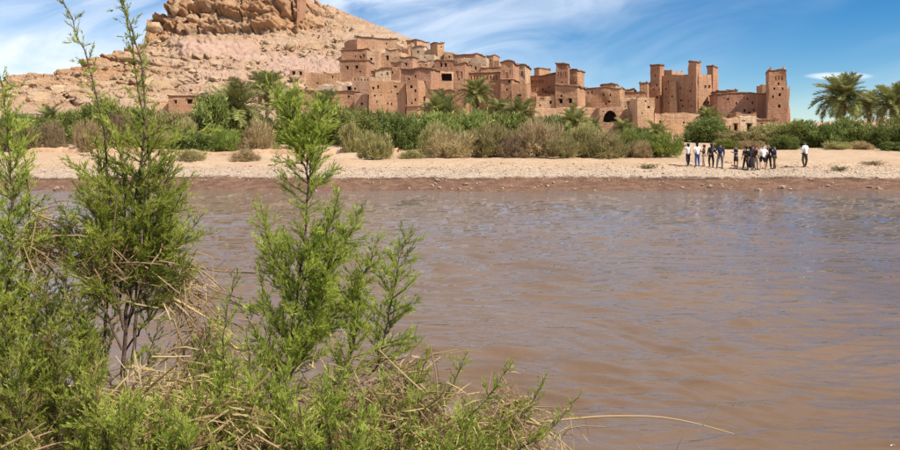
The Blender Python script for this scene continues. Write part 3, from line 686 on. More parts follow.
house('square_tower', 'tall tower with four slit niches right of the shaded kasbah wall', 'tower', 555.5, 567.5, 63.5, 106, -14, 6.5, taper=0.05, fwd=2, eave=1.0, op=nrow(558, 565, 4, 74.5, 1.1, 6) + [Wn(561.5, 82, 1.2, 1.4)])
house('square_tower', 'lower dark tower behind the four-slit tower on its right', 'tower', 569, 577, 70.5, 100, -26, 6, eave=0.7, merl=0.5)
house('earthen_house', 'square house with two shuttered windows and bright right side', 'house', 556, 578, 86, 116, -20, 8, eave=1.1, fwd=5, op=[('window', 561.3, 101.3, 3.2, 4.6), ('window', 570.6, 101, 3.2, 4.6)])
house('terrace_house', 'small tan terrace house with arched blind panel', 'house', 527, 536, 93, 116, -10, 5, fwd=3, mat='adobe_tan', op=[('niche', 530.5, 101, 4, 6)])
house('terrace_house', 'roofless tan terrace house with notched parapet and one window', 'house', 536, 556, 94.5, 116, -10, 5, fwd=4, mat='adobe_tan', ruin=0.35, op=[Wn(550.5, 102.3, 2.2, 3.2), ('niche', 541.5, 98.5, 5, 3.4)])
# --- right part of the village
house('earthen_house', 'wide dark house with small paired windows left of the gateway block', 'house', 585, 620, 88, 112, -22, 9, eave=0.5, op=[Wn(587.5, 92.5, 1.5, 2.2), Wn(591, 92.5, 1.5, 2.2), Wn(604, 95, 1.5, 2.2), Wn(611, 95, 1.5, 2.2), Wn(605.5, 104, 1.8, 1.8)])
house('garden_wall', 'long low front wall left of the arched gateway', 'wall', 534, 598.5, 107, 130, -2, 3, mat='adobe_tan', roof_d=0.3, ruin=0.12)
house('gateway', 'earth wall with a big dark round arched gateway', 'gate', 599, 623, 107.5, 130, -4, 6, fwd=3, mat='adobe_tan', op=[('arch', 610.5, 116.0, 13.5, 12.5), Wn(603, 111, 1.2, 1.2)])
house('earthen_house', 'low dark roofed block left of the great kasbah', 'house', 618, 645, 92.5, 108, -14, 7, eave=0.6, op=[Wn(630, 98, 1.6, 1.8)])
house('earthen_house', 'red block with a tall blind niche right above the gateway', 'house', 620.5, 636, 98, 128, -12, 6, fwd=2, op=[('niche', 628.3, 104.5, 3, 9), Wn(625.5, 106.5, 1.3, 1.4)], mat='adobe_tan')
house('square_bastion', 'plain bright bastion block left of the great kasbah', 'tower', 638, 654.5, 97.5, 132, -2, 6, fwd=5, taper=0.02, mat='adobe_tan', op=[Wn(646.5, 101, 1.4, 2.2), Wn(643, 113, 1.2, 1.8)])
house('square_tower', 'small low tower just left of the great kasbah', 'tower', 639, 648, 83, 104, -24, 6, eave=0.5, merl=0.6, op=[Wn(642, 92, 1.2, 1.6)])
# great kasbah: turned so that a shaded long side and a sunlit short side show
GY = 128
house('great_kasbah_body', 'main body of the great kasbah with a shaded long facade and lit right side', 'kasbah', 657, 699, 76, 124, -45, 9.0, Y=GY + 19, taper=0.05, dig=8,
      op=[Wn(667.5, 81.5, 1.3, 2), Wn(665.5, 89, 1.3, 2), Wn(680.5, 88, 1.3, 2), Wn(668, 103, 1.3, 1.8), Wn(682.5, 106, 1.3, 1.8),
          Wn(705.5, 87, 2.0, 3.0, 'R'), Wn(709.6, 87, 2.0, 3.0, 'R'), Wn(705.2, 103, 1.8, 2.4, 'R'), Wn(708.7, 103, 1.8, 2.4, 'R')])
house('corner_tower', 'left corner tower of the great kasbah with a sunlit right edge', 'tower', 649, 660, 66.5, 124, -38, 2.6, Y=GY + 18.5, taper=0.15, dig=8, eave=0.7, op=[Wn(655, 75.5, 1.3, 2.4), Wn(653.5, 89.5, 1.2, 1.8)])
house('buttress', 'slender half-height buttress tower on the shaded side of the great kasbah', 'tower', 669, 677, 82, 124, -38, 2.4, Y=GY + 15.6, taper=0.28, dig=8)
house('corner_tower', 'tallest corner tower of the great kasbah between shaded and lit sides', 'tower', 687.5, 696.5, 62, 126, -42, 2.7, Y=GY + 13.2, taper=0.20, dig=8, eave=0.8, merl=0.4, op=[Wn(691.2, 84, 1.2, 1.8), Wn(690.5, 106, 1.3, 2), Wn(699.5, 90, 1.2, 1.8, 'R')])
house('corner_tower', 'right corner tower of the great kasbah with dark left and bright right faces', 'tower', 706, 713.2, 66.5, 124, -42, 2.8, Y=GY + 17.5, taper=0.08, dig=8, eave=0.6, merl=0.5, op=[])
house('roof_block', 'roof hut behind the parapet of the great kasbah', 'house', 663, 671.5, 71, 92, -36, 8, Y=GY + 22, merl=0.3, dig=6)
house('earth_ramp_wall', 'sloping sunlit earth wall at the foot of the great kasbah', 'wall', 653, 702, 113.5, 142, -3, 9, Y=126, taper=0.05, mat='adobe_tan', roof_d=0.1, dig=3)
house('long_wall', 'long high plain wall between great kasbah and right end tower', 'house', 717, 768, 94, 126, -12, 9, Y=134, eave=0.35, slope=0.0, op=[Wn(747, 99, 1.6, 1.6)])
house('roof_block', 'small roof turret at the left end of the long plain wall', 'house', 727, 737, 90, 101, -14, 4, Y=139, eave=0.6, merl=0.2)
house('roof_block', 'low roof block beside the great kasbah above the long plain wall', 'house', 717.5, 727, 92, 104, -8, 5, Y=138, eave=0.5)
house('square_tower', 'big right end tower with three stacked windows and slit top', 'tower', 767, 788, 71.5, 124, -20, 5.6, Y=127, taper=0.17, merl=0.9, eave=0.4, dig=6,
      op=[Wn(778.5, 83.6, 2.2, 2.4), Wn(779, 94.3, 2.6, 3.2), Wn(779, 106.3, 2.6, 2.8), ('niche', 775.4, 78, 1.8, 4.4), ('niche', 779.2, 77.5, 1.8, 4.4), ('niche', 783, 78, 1.8, 4.4)])
house('square_tower', 'short side turret left of the right end tower', 'tower', 762.5, 770, 84.5, 115, -12, 5, Y=134, merl=0.2)
house('square_tower', 'slim side turret right of the right end tower', 'tower', 785.5, 790, 88.5, 120, -4, 4, Y=131.5, merl=0.6)
house('earthen_house', 'low red house at the foot of the right end tower', 'house', 757, 779, 118.5, 134, -8, 7, Y=118, eave=0.5)
house('earthen_house', 'tan front house with a black doorway near the group of people', 'house', 726, 740, 117.5, 140, -6, 7, Y=111, mat='adobe_tan', op=[('door', 736.8, 127.5, 4.2, 7.5), Wn(730.3, 118.9, 1.8, 2.0), Wn(730.5, 127, 1.6, 3.4)])
house('earthen_house', 'pale front house with black doorway and two upper windows behind the people', 'house', 740, 757, 117, 140, -6, 7, Y=112, mat='adobe_pale', op=[('door', 749.5, 128, 4.8, 8.5), Wn(750.2, 119.8, 2, 2), Wn(754.3, 119.8, 2, 2), ('niche', 743.4, 119.8, 4, 3.4)])
house('earthen_house', 'dark low house left of the two doorway houses', 'house', 716, 727, 119.5, 140, -14, 7, Y=116, eave=0.4, op=[])
# --- ruin at the left
house('ruined_house', 'ruined red house with broken openings among the left trees', 'ruin', 168, 200, 96, 116, -6, 7, eave=0.8, ruin=0.1, op=[Wn(189, 101.5, 5, 4), Wn(176, 102, 3, 3)])
house('ruined_wall', 'crumbled low wall beside the ruined red house at left', 'ruin', 154, 168, 98, 114, 6, 3, ruin=0.5, mat='adobe_tan', op=[Wn(159, 103, 2, 2)])

# low mud terrace wall along the far bank
pts = np.linspace(30, 398, 130); C_ = Coll(); rngw = np.random.default_rng(2)
Yw = 61.5 + 0.8 * np.sin(pts * 0.02); bx = (pts - 450) / FPX * Yw
gz = ground_z(bx, Yw); hh = 0.34 + 0.14 * fbm(np.stack([bx * 0.5, 0 * bx, 0 * bx], 1), 3, 3)
prof = [(-0.35, -0.3, 0), (-0.26, 0.5, 1), (-0.12, 0.95, 1), (0.2, 1.0, 1), (0.8, 0.75, 1), (1.4, -0.3, 0)]
V = np.stack([np.stack([bx, Yw + a, gz + (hh * b if c_ else b)], 1) for a, b, c_ in prof], 1)
V += rngw.normal(size=V.shape) * 0.035
C_.add(V.reshape(-1, 3), grid_faces(len(pts), len(prof)))
tag(link('mud_terrace_wall', C_.mesh('mud_terrace_wall'), M['adobe_tan']), 'low crumbling mud terrace wall along the far sandy bank', 'wall', kind='thing')
# ------------------------------------------------------------------ boulders and stones
def rock_mesh(name, seed, sub=2, blocky=0.5):
    bm = bmesh.new(); bmesh.ops.create_icosphere(bm, subdivisions=sub, radius=1.0)
    V = np.array([v.co[:] for v in bm.verts]); r_ = np.random.default_rng(seed)
    for k in range(9):                                   # chop flat facets
        n = r_.normal(size=3); n /= np.linalg.norm(n); dcut = 0.55 + 0.35 * r_.random()
        dd = V @ n; V = V - np.clip(dd - dcut, 0, None)[:, None] * n * blocky * 1.8
    V *= 1 + 0.12 * vnoise(V * 1.8 + seed * 3.1, seed)[:, None]
    for v, q in zip(bm.verts, V): v.co = q
    me = bpy.data.meshes.new(name); bm.to_mesh(me); bm.free(); return me
BM = [rock_mesh('boulder', 10 + k, 2, 0.55) for k in range(6)]
for me in BM: me.materials.append(M['boulder'])
rb = random.Random(5); spots = []
for k in range(900):
    px = rb.uniform(10, 345); py = rb.uniform(40, 106)
    skyy = float(np.interp(px, SKY_X, SKY_Y))
    if py < skyy + 4 or py < np.interp(px, [150, 170, 340], [42, 52, 44]): continue
    if 185 < px < 262 and py < 60: continue
    if px > 330 and py > 50: continue
    dens = 0.9 if (px < 200) else 0.55
    if 262 < px < 335 and 56 < py < 76: dens = 0.18
    if rb.random() > dens * (0.5 + 0.5 * math.sin(px * 0.13 + py * 0.2)): continue
    spots.append((px, py))
    if len(spots) >= 140: break
for i, (px, py) in enumerate(spots):
    p = hill_pt(px, py); s = 0.45 + 1.5 * rb.random() ** 2.6
    if px < 150: s *= 1.15
    o = link('boulder', BM[i % 6]); o.location = p + Vector((0, -0.6, 0.3)) + Vector((0, 0, s * 0.12))
    o.scale = (s * rb.uniform(.9, 1.7), s * rb.uniform(.8, 1.2), s * rb.uniform(.5, .85)); o.rotation_euler = (rb.uniform(-.3, .3), rb.uniform(-.3, .3), rb.uniform(0, 6.3))
    zone = ('on the long left shoulder of the hill' if px < 100 else 'on the slope left below the summit crag' if px < 165 and py < 75 else 'at the foot of the hill near the ruined red house' if px < 210 and py >= 75
            else 'in the rubble under the pale lower cliff' if px < 265 else 'on the pink slope beside the tiny stone hut' if py > 58 else 'on the bare slope left of the highest houses')
    tag(o, ('large' if s > 1.1 else 'medium' if s > 0.7 else 'small') + ' angular tan boulder ' + zone, 'boulder', 'boulders ' + zone)
for (px, py, s, lab) in ((156, 29, 2.7, 'big rounded orange boulder perched left of the summit crag'), (177, 9, 1.6, 'upright tan rock pillar at the left end of the summit crag'),
                         (160, 92, 3.0, 'largest pale block on the slope just above the ruined house'), (153, 88, 2.4, 'pale block on the slope left above the ruined house'), (42, 100, 2.2, 'brown boulder at the left foot of the hill')):
    me = rock_mesh('boulder', int(px), 3, 0.5); me.materials.append(M['boulder'])
    o = link('boulder', me); o.location = hill_pt(px, py) + Vector((0, -1.2, 0)); o.scale = (s * 1.05, s, s * (1.7 if px == 177 else 0.9)); o.rotation_euler = (0.1, 0.2, px)
    tag(o, lab, 'boulder')
# scree: uncountable small broken rock on the slope
rs = np.random.default_rng(15); n = 1700; V_, F_ = [], []
spx = rs.uniform(0, 420, n); spy = rs.uniform(20, 112, n); skv = np.interp(spx, SKY_X, SKY_Y)
ok = (spy > skv + 2) & (spy > np.interp(spx, [150, 170, 285, 330, 420], [45, 34, 32, 24, 45])) & (vnoise(np.stack([spx * .05, spy * .12, 0 * spx], 1), 66) > -0.25) & ~((spx > 338) & (spy > 48)) & ~((spx > 185) & (spx < 262) & (spy < 56)) & ~(((spx - 300) / 38) ** 2 + ((spy - 66) / 10) ** 2 < 1)
spx, spy = spx[ok], spy[ok]; n = len(spx); sY = hill_Y(spx, spy); s_ = rs.uniform(.14, .42, n) * np.where(rs.random(n) < .12, 2.0, 1)
ctr_ = np.stack([(spx - 450) / FPX * sY, sY - .5, CAM_H + (HOR - spy) / FPX * sY + .35], 1)
cub = np.array([[x, y, z] for x in (-1, 1) for y in (-1, 1) for z in (-1, 1)], float); cf = np.array([[0, 1, 3, 2], [4, 6, 7, 5], [0, 4, 5, 1], [2, 3, 7, 6], [0, 2, 6, 4], [1, 5, 7, 3]])
V = cub[None] * rs.uniform(.6, 1.3, (n, 8, 3)) * np.array([1.35, .9, .62]); an = rs.random(n) * 6.28
V = np.stack([V[..., 0] * np.cos(an)[:, None] - V[..., 1] * np.sin(an)[:, None], V[..., 0] * np.sin(an)[:, None] + V[..., 1] * np.cos(an)[:, None], V[..., 2] + .35 * V[..., 0] * rs.normal(size=(n, 1))], -1) * s_[:, None, None] + ctr_[:, None]
me = mesh_np('scree', V.reshape(-1, 3), (np.arange(n)[:, None, None] * 8 + cf[None]).reshape(-1, 4))
tag(link('scree', me, M['boulder']), 'loose broken rock scattered over the hillside', 'scree', kind='stuff')
SM = [rock_mesh('stone', 40 + k, 1, 0.45) for k in range(4)]
for me in SM: me.materials.append(M['stone'])
def zg(x, y): return float(ground_z(np.array([x]), np.array([y]))[0])
for i in range(90):
    x = rb.uniform(-27, 29); y = 40.0 + rb.random() ** 1.5 * 1.8 if i < 62 else rb.uniform(42, 50)
    if i < 62 and rb.random() < 0.5: x = rb.choice([1, 2.3, 5.5, -3, 19, 27, 25, 16, 14.5]) + rb.gauss(0, 1.2)
    s = rb.uniform(0.05, 0.15) if rb.random() < .92 else rb.uniform(.15, .22)
    o = link('stone', SM[i % 4]); o.location = (x, y, zg(x, y) + s * 0.25); o.scale = (s * rb.uniform(1, 1.6), s, s * rb.uniform(.55, .8)); o.rotation_euler = (0, 0, rb.uniform(0, 6))
    if i < 62: tag(o, 'pale stone lying in the wet mud at the far waterline', 'stone', 'stones along the far waterline')
    else: tag(o, 'small stone lying on the dry upper part of the far bank', 'stone', 'stones on the dry far bank')
# gravel: uncountable pebbles of the pale bar
C_ = Coll(); rg = np.random.default_rng(8); n = 5200
x = rg.uniform(-34, 36, n); y = 42.2 + rg.beta(2, 2.2, n) * 7.0; z = ground_z(x, y); s = rg.uniform(0.018, 0.055, n) * np.where(rg.random(n) < .04, 1.9, 1)
oct_ = np.array([[1, 0, 0], [0, 1, 0], [-1, 0, 0], [0, -1, 0], [0, 0, .7], [0, 0, -.7]]); fo = np.array([[0, 1, 4], [1, 2, 4], [2, 3, 4], [3, 0, 4], [1, 0, 5], [2, 1, 5], [3, 2, 5], [0, 3, 5]])
V = np.stack([x, y, z + s * .3], 1)[:, None] + oct_[None] * s[:, None, None] * rg.uniform(.7, 1.4, (n, 6, 1))
C_.add(V.reshape(-1, 3), (np.arange(n)[:, None, None] * 6 + fo[None]).reshape(-1, 3), np.repeat(rg.random(n), 6))
tag(link('gravel', C_.mesh('gravel', 'tint'), m_leaf('pebbles', (0.30, 0.21, 0.145), (0.64, 0.51, 0.38), 0.0, 0.9)), 'pale gravel pebbles strewn along the far bank', 'gravel', kind='stuff')

# ------------------------------------------------------------------ shrubs and trees of the far bank
def bush_mesh(seed, n=3800, ln=0.22, wd=0.034, up=0.7, lobes=9, tall=1.0, airy=0.25):
    """crown about 2 wide and 1.35*tall high, base at z=0; returns (foliage mesh, stems mesh)"""
    r_ = np.random.default_rng(seed); P = []; D = []; T = []
    ctr = []
    for k in range(lobes):
        a = r_.random() * 6.283; q = r_.random() ** 0.6 * 0.66
        zc = (0.34 + 0.52 * r_.random() * (1 - q * 0.75)) * tall
        ctr.append((q * math.cos(a) * 1.12, q * math.sin(a), zc, 0.15 + 0.32 * r_.random()))
    for k in range(7):                                   # skirt reaching the ground
        a = k * 0.9 + r_.random(); ctr.append((0.60 * math.cos(a), 0.60 * math.sin(a), 0.16 + 0.12 * r_.random(), 0.27 + 0.1 * r_.random()))
    ctr.append((0, 0, 0.5 * tall, 0.48))
    ctr = np.array(ctr); wts = ctr[:, 3] ** 2; wts /= wts.sum()
    li = r_.choice(len(ctr), n, p=wts)
    # leaf clumps: points gather around clump centres near each lobe's skin
    ncl = n // 26; cli = r_.choice(len(ctr), ncl, p=wts); dv = r_.normal(size=(ncl, 3)); dv /= np.linalg.norm(dv, axis=1, keepdims=True)
    rad = ctr[cli, 3] * (0.62 + 0.42 * r_.random(ncl))
    cc = ctr[cli, :3] + dv * rad[:, None] * np.array([1, 1, 1.0])
    lift = cc[:, 2] < 0.03; cc[lift, 2] = 0.02 + 0.18 * r_.random(lift.sum())
    pick = r_.integers(0, ncl, n); P = cc[pick] + r_.normal(size=(n, 3)) * np.array([0.075, 0.075, 0.075])
    P[:, 2] = np.abs(P[:, 2])
    D = dv[pick] * 0.75 + r_.normal(size=(n, 3)) * 0.45 + np.array([0, 0, up])
    tint = np.clip(0.48 + 0.34 * r_.normal(size=ncl)[pick] * 0.6 + 0.16 * r_.normal(size=n), 0, 1)
    V, F = blades(P, D, ln * r_.uniform(0.5, 1.25, n), wd * r_.uniform(0.6, 1.5, n), r_, 0.08)
    me = mesh_np('foliage', V, F); attr(me, 'tint', np.repeat(tint, 5))
    C_ = Coll()
    for k in range(9):
        t = ctr[k % len(ctr)]; a = r_.random() * 6.28
        p0 = np.array([0.07 * math.cos(a), 0.07 * math.sin(a), -0.05]); p2 = t[:3] + np.array([0, 0, t[3] * 0.6]); p1 = (p0 + p2) / 2 + np.array([0.05 * math.cos(a), 0.05 * math.sin(a), 0.02])
        C_.tube([p0, p1, p2], np.array([0.030, 0.020, 0.006]), 5)
    return me, C_.mesh('stems')
BV = {'tree': [bush_mesh(s, 9000, 0.15, 0.030, 0.45, 12, 1.15) for s in (1, 2, 3)],
      'tam': [bush_mesh(s, 8000, 0.20, 0.021, 1.1, 10, 1.0) for s in (11, 12, 13)],
      'dry': [bush_mesh(s, 6500, 0.19, 0.017, 0.9, 9, 0.95) for s in (21, 22)]}
fm_cache = {}
def shrub(px, hw, top, base, Y, kind, mat, label, cat='shrub', name=None, var=0, group=None, rz=None):
    p = at(px, base, Y); z = zg(p.x, Y) if Y < 112 else p.z
    w = hw / FPX * Y; h = CAM_H + (HOR - top) / FPX * Y - z
    nm = name or ('tree' if cat == 'tree' else 'shrub')
    t = thing(nm, label, cat, (p.x, Y, z), (px * 1.7) % 6.28 if rz is None else rz, group)
    fol, stm = BV[kind][var % len(BV[kind])]
    key = (fol.name, mat)
    if key not in fm_cache:
        f2 = fol.copy(); f2.materials.append(M[mat]); fm_cache[key] = f2
    if not stm.materials: stm.materials.append(M['bark_far'])
    zs = h / (1.22 if kind == 'tree' else 1.10); w *= 1.12
    for n_, me in (('crown' if cat == 'tree' else 'foliage', fm_cache[key]), ('trunk' if cat == 'tree' else 'stems', stm)):
        o = link(n_, me, None, t); o.scale = (w * 1.0, w * 0.9, zs)
        if n_ in ('crown', 'foliage'): o['kind'] = 'stuff'
    return t
S = shrub
# left bank, back rows first
S(12, 26, 112, 148, 74, 'tree', 'leaf_dark', 'dark green tree at the left edge behind the foreground twigs', 'tree', var=0)
S(45, 24, 112, 146, 84, 'tree', 'leaf_green', 'green tree below the small far left palm', 'tree', var=1)
S(80, 22, 108, 146, 86, 'tree', 'leaf_green', 'mid green tree behind the mauve shrub at left', 'tree', var=2)
S(106, 30, 98, 146, 80, 'tree', 'leaf_green', 'tall light green tree at left behind the grey thicket', 'tree', var=0)
S(140, 24, 106, 146, 84, 'tree', 'leaf_dark', 'dark tree in front of the crumbled wall at left', 'tree', var=2)
S(178, 28, 108, 148, 76, 'tree', 'leaf_olive', 'olive tree standing below the ruined red house', 'tree', var=1)
S(212, 26, 92, 148, 78, 'tree', 'leaf_green', 'large round green tree right of the ruined red house', 'tree', var=2)
S(248, 30, 112, 148, 82, 'tree', 'leaf_dark', 'very dark thicket tree under the wide palm', 'tree', var=0)
S(295, 24, 110, 148, 82, 'tree', 'leaf_green', 'green tree behind the centre foreground shoot', 'tree', var=1)
S(335, 26, 104, 148, 78, 'tree', 'leaf_bright', 'bright green tree below the low dark-eaved houses', 'tree', var=2)
S(366, 30, 106, 150, 74, 'tree', 'leaf_green', 'broad light green tree in front of the tall red facade', 'tree', var=1)
S(402, 26, 112, 154, 68, 'tree', 'leaf_dark', 'dense dark green tree under the protruding square tower', 'tree', var=0)
S(432, 28, 110, 150, 72, 'tree', 'leaf_green', 'green tree below the fan of the left middle palm', 'tree', var=2)
S(470, 28, 108, 150, 74, 'tree', 'leaf_green', 'grey green tree under the tall middle palm', 'tree', var=0)
S(505, 26, 110, 150, 76, 'tree', 'leaf_green', 'green tree below the twin small palms', 'tree', var=1)
S(553, 24, 114, 148, 84, 'tree', 'leaf_dark', 'dark tree behind the pale tan shrub thicket', 'tree', var=2)
S(640, 22, 126, 150, 78, 'tree', 'leaf_dark', 'low dark tree at the foot of the bright bastion', 'tree', var=1)
S(706, 24, 117, 150, 88, 'tree', 'leaf_dark', 'dark green tree under the palm of the great kasbah', 'tree', var=0)
S(735, 16, 130, 150, 84, 'tree', 'leaf_olive', 'olive bush tree before the tan doorway house', 'tree', var=2)
S(770, 22, 122, 151, 76, 'tree', 'leaf_olive', 'olive green tree below the right end tower', 'tree', var=0)
S(797, 24, 118, 152, 74, 'tree', 'leaf_green', 'rounded green tree behind the man in white shirt', 'tree', var=1)
S(826, 24, 122, 152, 72, 'tree', 'leaf_dark', 'dark green tree left of the large right palm trunk', 'tree', var=2)
S(852, 26, 116, 152, 73, 'tree', 'leaf_green', 'large green tree under the big right palm', 'tree', var=0)
S(884, 20, 126, 153, 71, 'tree', 'leaf_dark', 'low dark tree under the palm at the right edge', 'tree', var=1)
S(912, 26, 116, 154, 70, 'tree', 'leaf_green', 'green tree cut off by the right edge', 'tree', var=2)
S(962, 34, 112, 154, 72, 'tree', 'leaf_green', 'green tree beyond the right edge of the bank', 'tree', var=0)
# front rows
S(22, 18, 122, 150, 64, 'tam', 'leaf_olive', 'olive tamarisk shrub at the far left edge of the bank')
S(53, 15, 122, 150, 65, 'dry', 'leaf_brown', 'mauve brown leafless shrub left of the tan round shrub', var=0)
S(88, 17, 120, 151, 63, 'dry', 'leaf_tan', 'tan round shrub behind the left foreground shoots', var=1)
S(118, 19, 112, 150, 66, 'dry', 'leaf_brown', 'tall grey brown thicket shrub between the left shoots', var=0)
S(158, 15, 130, 152, 63, 'dry', 'leaf_tan', 'low tan shrub right of the foreground shoots', var=1)
S(190, 24, 130, 150, 64, 'tree', 'leaf_dark', 'low dark green shrub below the olive tree at left', var=2)
S(182, 20, 120, 150, 68, 'tam', 'leaf_olive', 'greyish olive shrub in front of the ruined red house')
S(222, 16, 128, 150, 66, 'tam', 'leaf_bright', 'low yellow green shrub left of the wide palm', var=1)
S(258, 20, 120, 152, 63, 'dry', 'leaf_tan', 'wispy tan shrub below the tall left palm', var=0)
S(192, 13, 149, 166, 51, 'dry', 'leaf_olive', 'small dry bush on the sand at left, low and wide', var=1)
S(244, 14, 149, 162, 53, 'dry', 'leaf_tan', 'small sandy-coloured bush left of the centre shoot', var=0)
S(352, 12, 123, 152, 62, 'tam', 'leaf_olive', 'slim olive shrub left of the round front shrub', var=2)
S(373, 16, 132, 163, 53.5, 'tam', 'leaf_olive', 'round grey-green shrub standing alone in front on the sand', var=1)
S(410, 12, 150, 162, 54.5, 'dry', 'leaf_olive', 'little low bush left of the brown front shrub', var=0)
S(450, 27, 130, 161, 55.5, 'dry', 'leaf_tan', 'wide brownish front shrub below the green middle trees', var=1)
S(436, 18, 122, 158, 60, 'tam', 'leaf_olive', 'olive shrub behind the wide brownish front shrub', var=0)
S(490, 25, 124, 160, 57, 'tam', 'leaf_olive', 'tall olive tamarisk below the twin small palms', var=2)
S(514, 18, 134, 161, 55.5, 'dry', 'leaf_brown', 'dull brown shrub between olive and pale tan shrubs', var=0)
S(538, 27, 118, 160, 57, 'dry', 'leaf_tan', 'tall pale tan feathery shrub in the middle of the bank', var=1)
S(563, 14, 138, 161, 55, 'tam', 'leaf_olive', 'small grey olive shrub right of the pale tan shrub', var=1)
S(584, 24, 124, 160, 58, 'tam', 'leaf_olive', 'broad olive tamarisk in front of the low front wall', var=0)
S(606, 20, 132, 161, 56, 'dry', 'leaf_olive', 'olive and brown shrub below the arched gateway', var=0)
S(632, 19, 130, 159, 58, 'tam', 'leaf_green', 'grey green shrub below the red block right of the gateway', var=2)
S(659, 22, 133, 160, 57, 'tam', 'leaf_bright', 'rounded yellow green shrub left of the group of people', var=1)
S(640, 14, 140, 161, 56, 'dry', 'leaf_tan', 'brown tipped low shrub under the bright bastion', var=1)
S(727, 13, 139, 156, 68, 'tam', 'leaf_bright', 'yellow green bush right behind the people in black', var=0)
S(748, 12, 140, 156, 68, 'dry', 'leaf_tan', 'straw coloured bush behind the middle of the group', var=1)
S(784, 15, 134, 154, 69, 'tree', 'leaf_dark', 'dark low bush between the group and the man in white', var=1)
S(862, 12, 141, 154, 68, 'dry', 'leaf_tan', 'dry yellow bush at the foot of the large right tree', var=0)
S(838, 12, 141, 154, 68, 'dry', 'leaf_olive', 'dry olive bush left of the dry yellow bush at right', var=1)
S(896, 14, 141, 156, 66, 'tree', 'leaf_dark', 'dark bush at the right edge on the sand', var=1)

# ------------------------------------------------------------------ date palms
def frond_mesh(seed, curve=1.0, nl=44, dead=False):
    r_ = np.random.default_rng(seed); t = np.linspace(0, 1, 12)
    # rachis along +x rising then arching over, unit length
    ang = R(58) - t * R(78) * curve; x = np.concatenate([[0], np.cumsum(np.cos(ang[:-1]) / 11)]); z = np.concatenate([[0], np.cumsum(np.sin(ang[:-1]) / 11)])
    pts = np.stack([x, 0 * x, z], 1); C_ = Coll(); C_.tube(pts, np.linspace(0.016, 0.004, 12), 3, 0.75)
    tl = np.repeat(np.linspace(0.14, 1.0, nl), 2); sd = np.tile([1, -1], nl)
    P = np.stack([np.interp(tl, t, x), 0 * tl, np.interp(tl, t, z)], 1); an = np.interp(tl, t, ang)
    T = np.stack([np.cos(an), 0 * an, np.sin(an)], 1); Nn = np.stack([-np.sin(an), 0 * an, np.cos(an)], 1)
    D = T * 0.75 + np.array([0, 1, 0]) * sd[:, None] * 0.8 + Nn * (0.35 + 0.2 * r_.normal(size=len(tl)))[:, None]
    Ln = 0.25 * np.sin(np.clip(0.25 + tl * 0.75, 0, 1) * math.pi * 0.92) + 0.06
    V, F = blades(P, D, Ln * r_.uniform(.8, 1.15, len(tl)), 0.022, r_, 0.08 if not dead else 0.5, side=Nn + 0.3 * r_.normal(size=(len(tl), 3)))
    C_.add(V, F, np.repeat(np.clip(0.5 + 0.22 * r_.normal(size=len(tl)), 0, 1), 5))
    return C_.mesh('frond', 'tint')
FR = [frond_mesh(k, c) for k, c in ((1, 0.8), (2, 1.0), (3, 1.25), (4, 0.55))]
for f in FR: f.materials.append(M['palm_leaf'])
FD = frond_mesh(9, 1.3, 30, True); FD.materials.append(M['palm_dead'])
def palm(px, pc, rpx, base, Y, label, n=34, dead=5, seed=0, lean=0.0, droop=0.0):
    """crown centre row pc, frond length rpx photo pixels"""
    r_ = random.Random(seed); top = at(px, pc, Y); zb = min(zg(top.x, Y) if Y < 112 else at(px, base, Y).z, top.z - 0.4)
    t = thing('date_palm', label, 'palm', (top.x - lean, Y, zb), 0, 'date palms')
    h = top.z - zb; C_ = Coll(); k = max(6, int(h / 0.22)); zz_ = np.linspace(-0.3, h, k)
    rad = 0.20 + 0.035 * (np.arange(k) % 2) + 0.10 * sstep(zz_, h - 1.0, h)
    C_.tube(np.stack([lean * (zz_ / h) ** 2, 0 * zz_, zz_], 1), rad, 8)
    link('trunk', C_.mesh('trunk'), M['palm_trunk'], t)
    Lf = rpx / FPX * Y / 0.92
    for i in range(n + dead):
        dd = i >= n; a = i * 2.39996 + r_.uniform(-.25, .25); f = (i + 0.5) / n
        el = R(62 - 82 * f * (0.8 + droop) + r_.uniform(-7, 7)) if not dd else R(-70 + r_.uniform(-12, 10))
        o = link('frond', FD if dd else FR[(3 if f < 0.2 else 0 if f < .45 else 1 if f < .75 else 2)], None, t)
        s = Lf * r_.uniform(.85, 1.1) * (0.62 if dd else 1.0)
        o.scale = (s, s * r_.uniform(.9, 1.15), s); o.location = (lean, 0, h - 0.05)
        o.rotation_euler = (r_.uniform(-.25, .25), -(el - R(38)), a)
palm(50, 122, 17, 146, 86, 'small dark palm at the far left below the brown hill', 28, 0, 1)
palm(267, 90, 22, 146, 92, 'tall palm with upright fan of fronds against the pink slope', 36, 6, 2)
palm(236, 113, 34, 148, 80, 'wide dark palm with arching fronds left of the tall fan palm', 34, 4, 3, droop=0.1)
palm(288, 108, 21, 148, 84, 'palm half hidden right below the tall fan palm', 28, 3, 4)
palm(325, 107, 20, 148, 82, 'palm in front of the low dark-eaved houses', 28, 2, 5)
palm(442, 116, 27, 150, 84, 'left middle palm with pale upright fan under the red facade', 30, 2, 6)
palm(476, 95, 19, 150, 90, 'tall middle palm with brown skirt in front of the niche wall', 38, 14, 7, droop=0.15)
palm(499, 112, 16, 150, 86, 'first of two small palms right of the tall middle palm', 28, 3, 8)
palm(520, 116, 21, 150, 82, 'second and wider of two small palms below the twin towers', 32, 3, 9)
palm(575, 124, 20, 150, 78, 'dark bushy palm before the low front wall', 30, 0, 10)
palm(594, 129, 13, 150, 82, 'small palm just left below the arched gateway', 24, 0, 11)
palm(624, 130, 14, 150, 76, 'grey green palm just right below the arched gateway', 26, 0, 12)
palm(658, 134, 15, 152, 72, 'low palm at the foot of the bright bastion', 24, 0, 13)
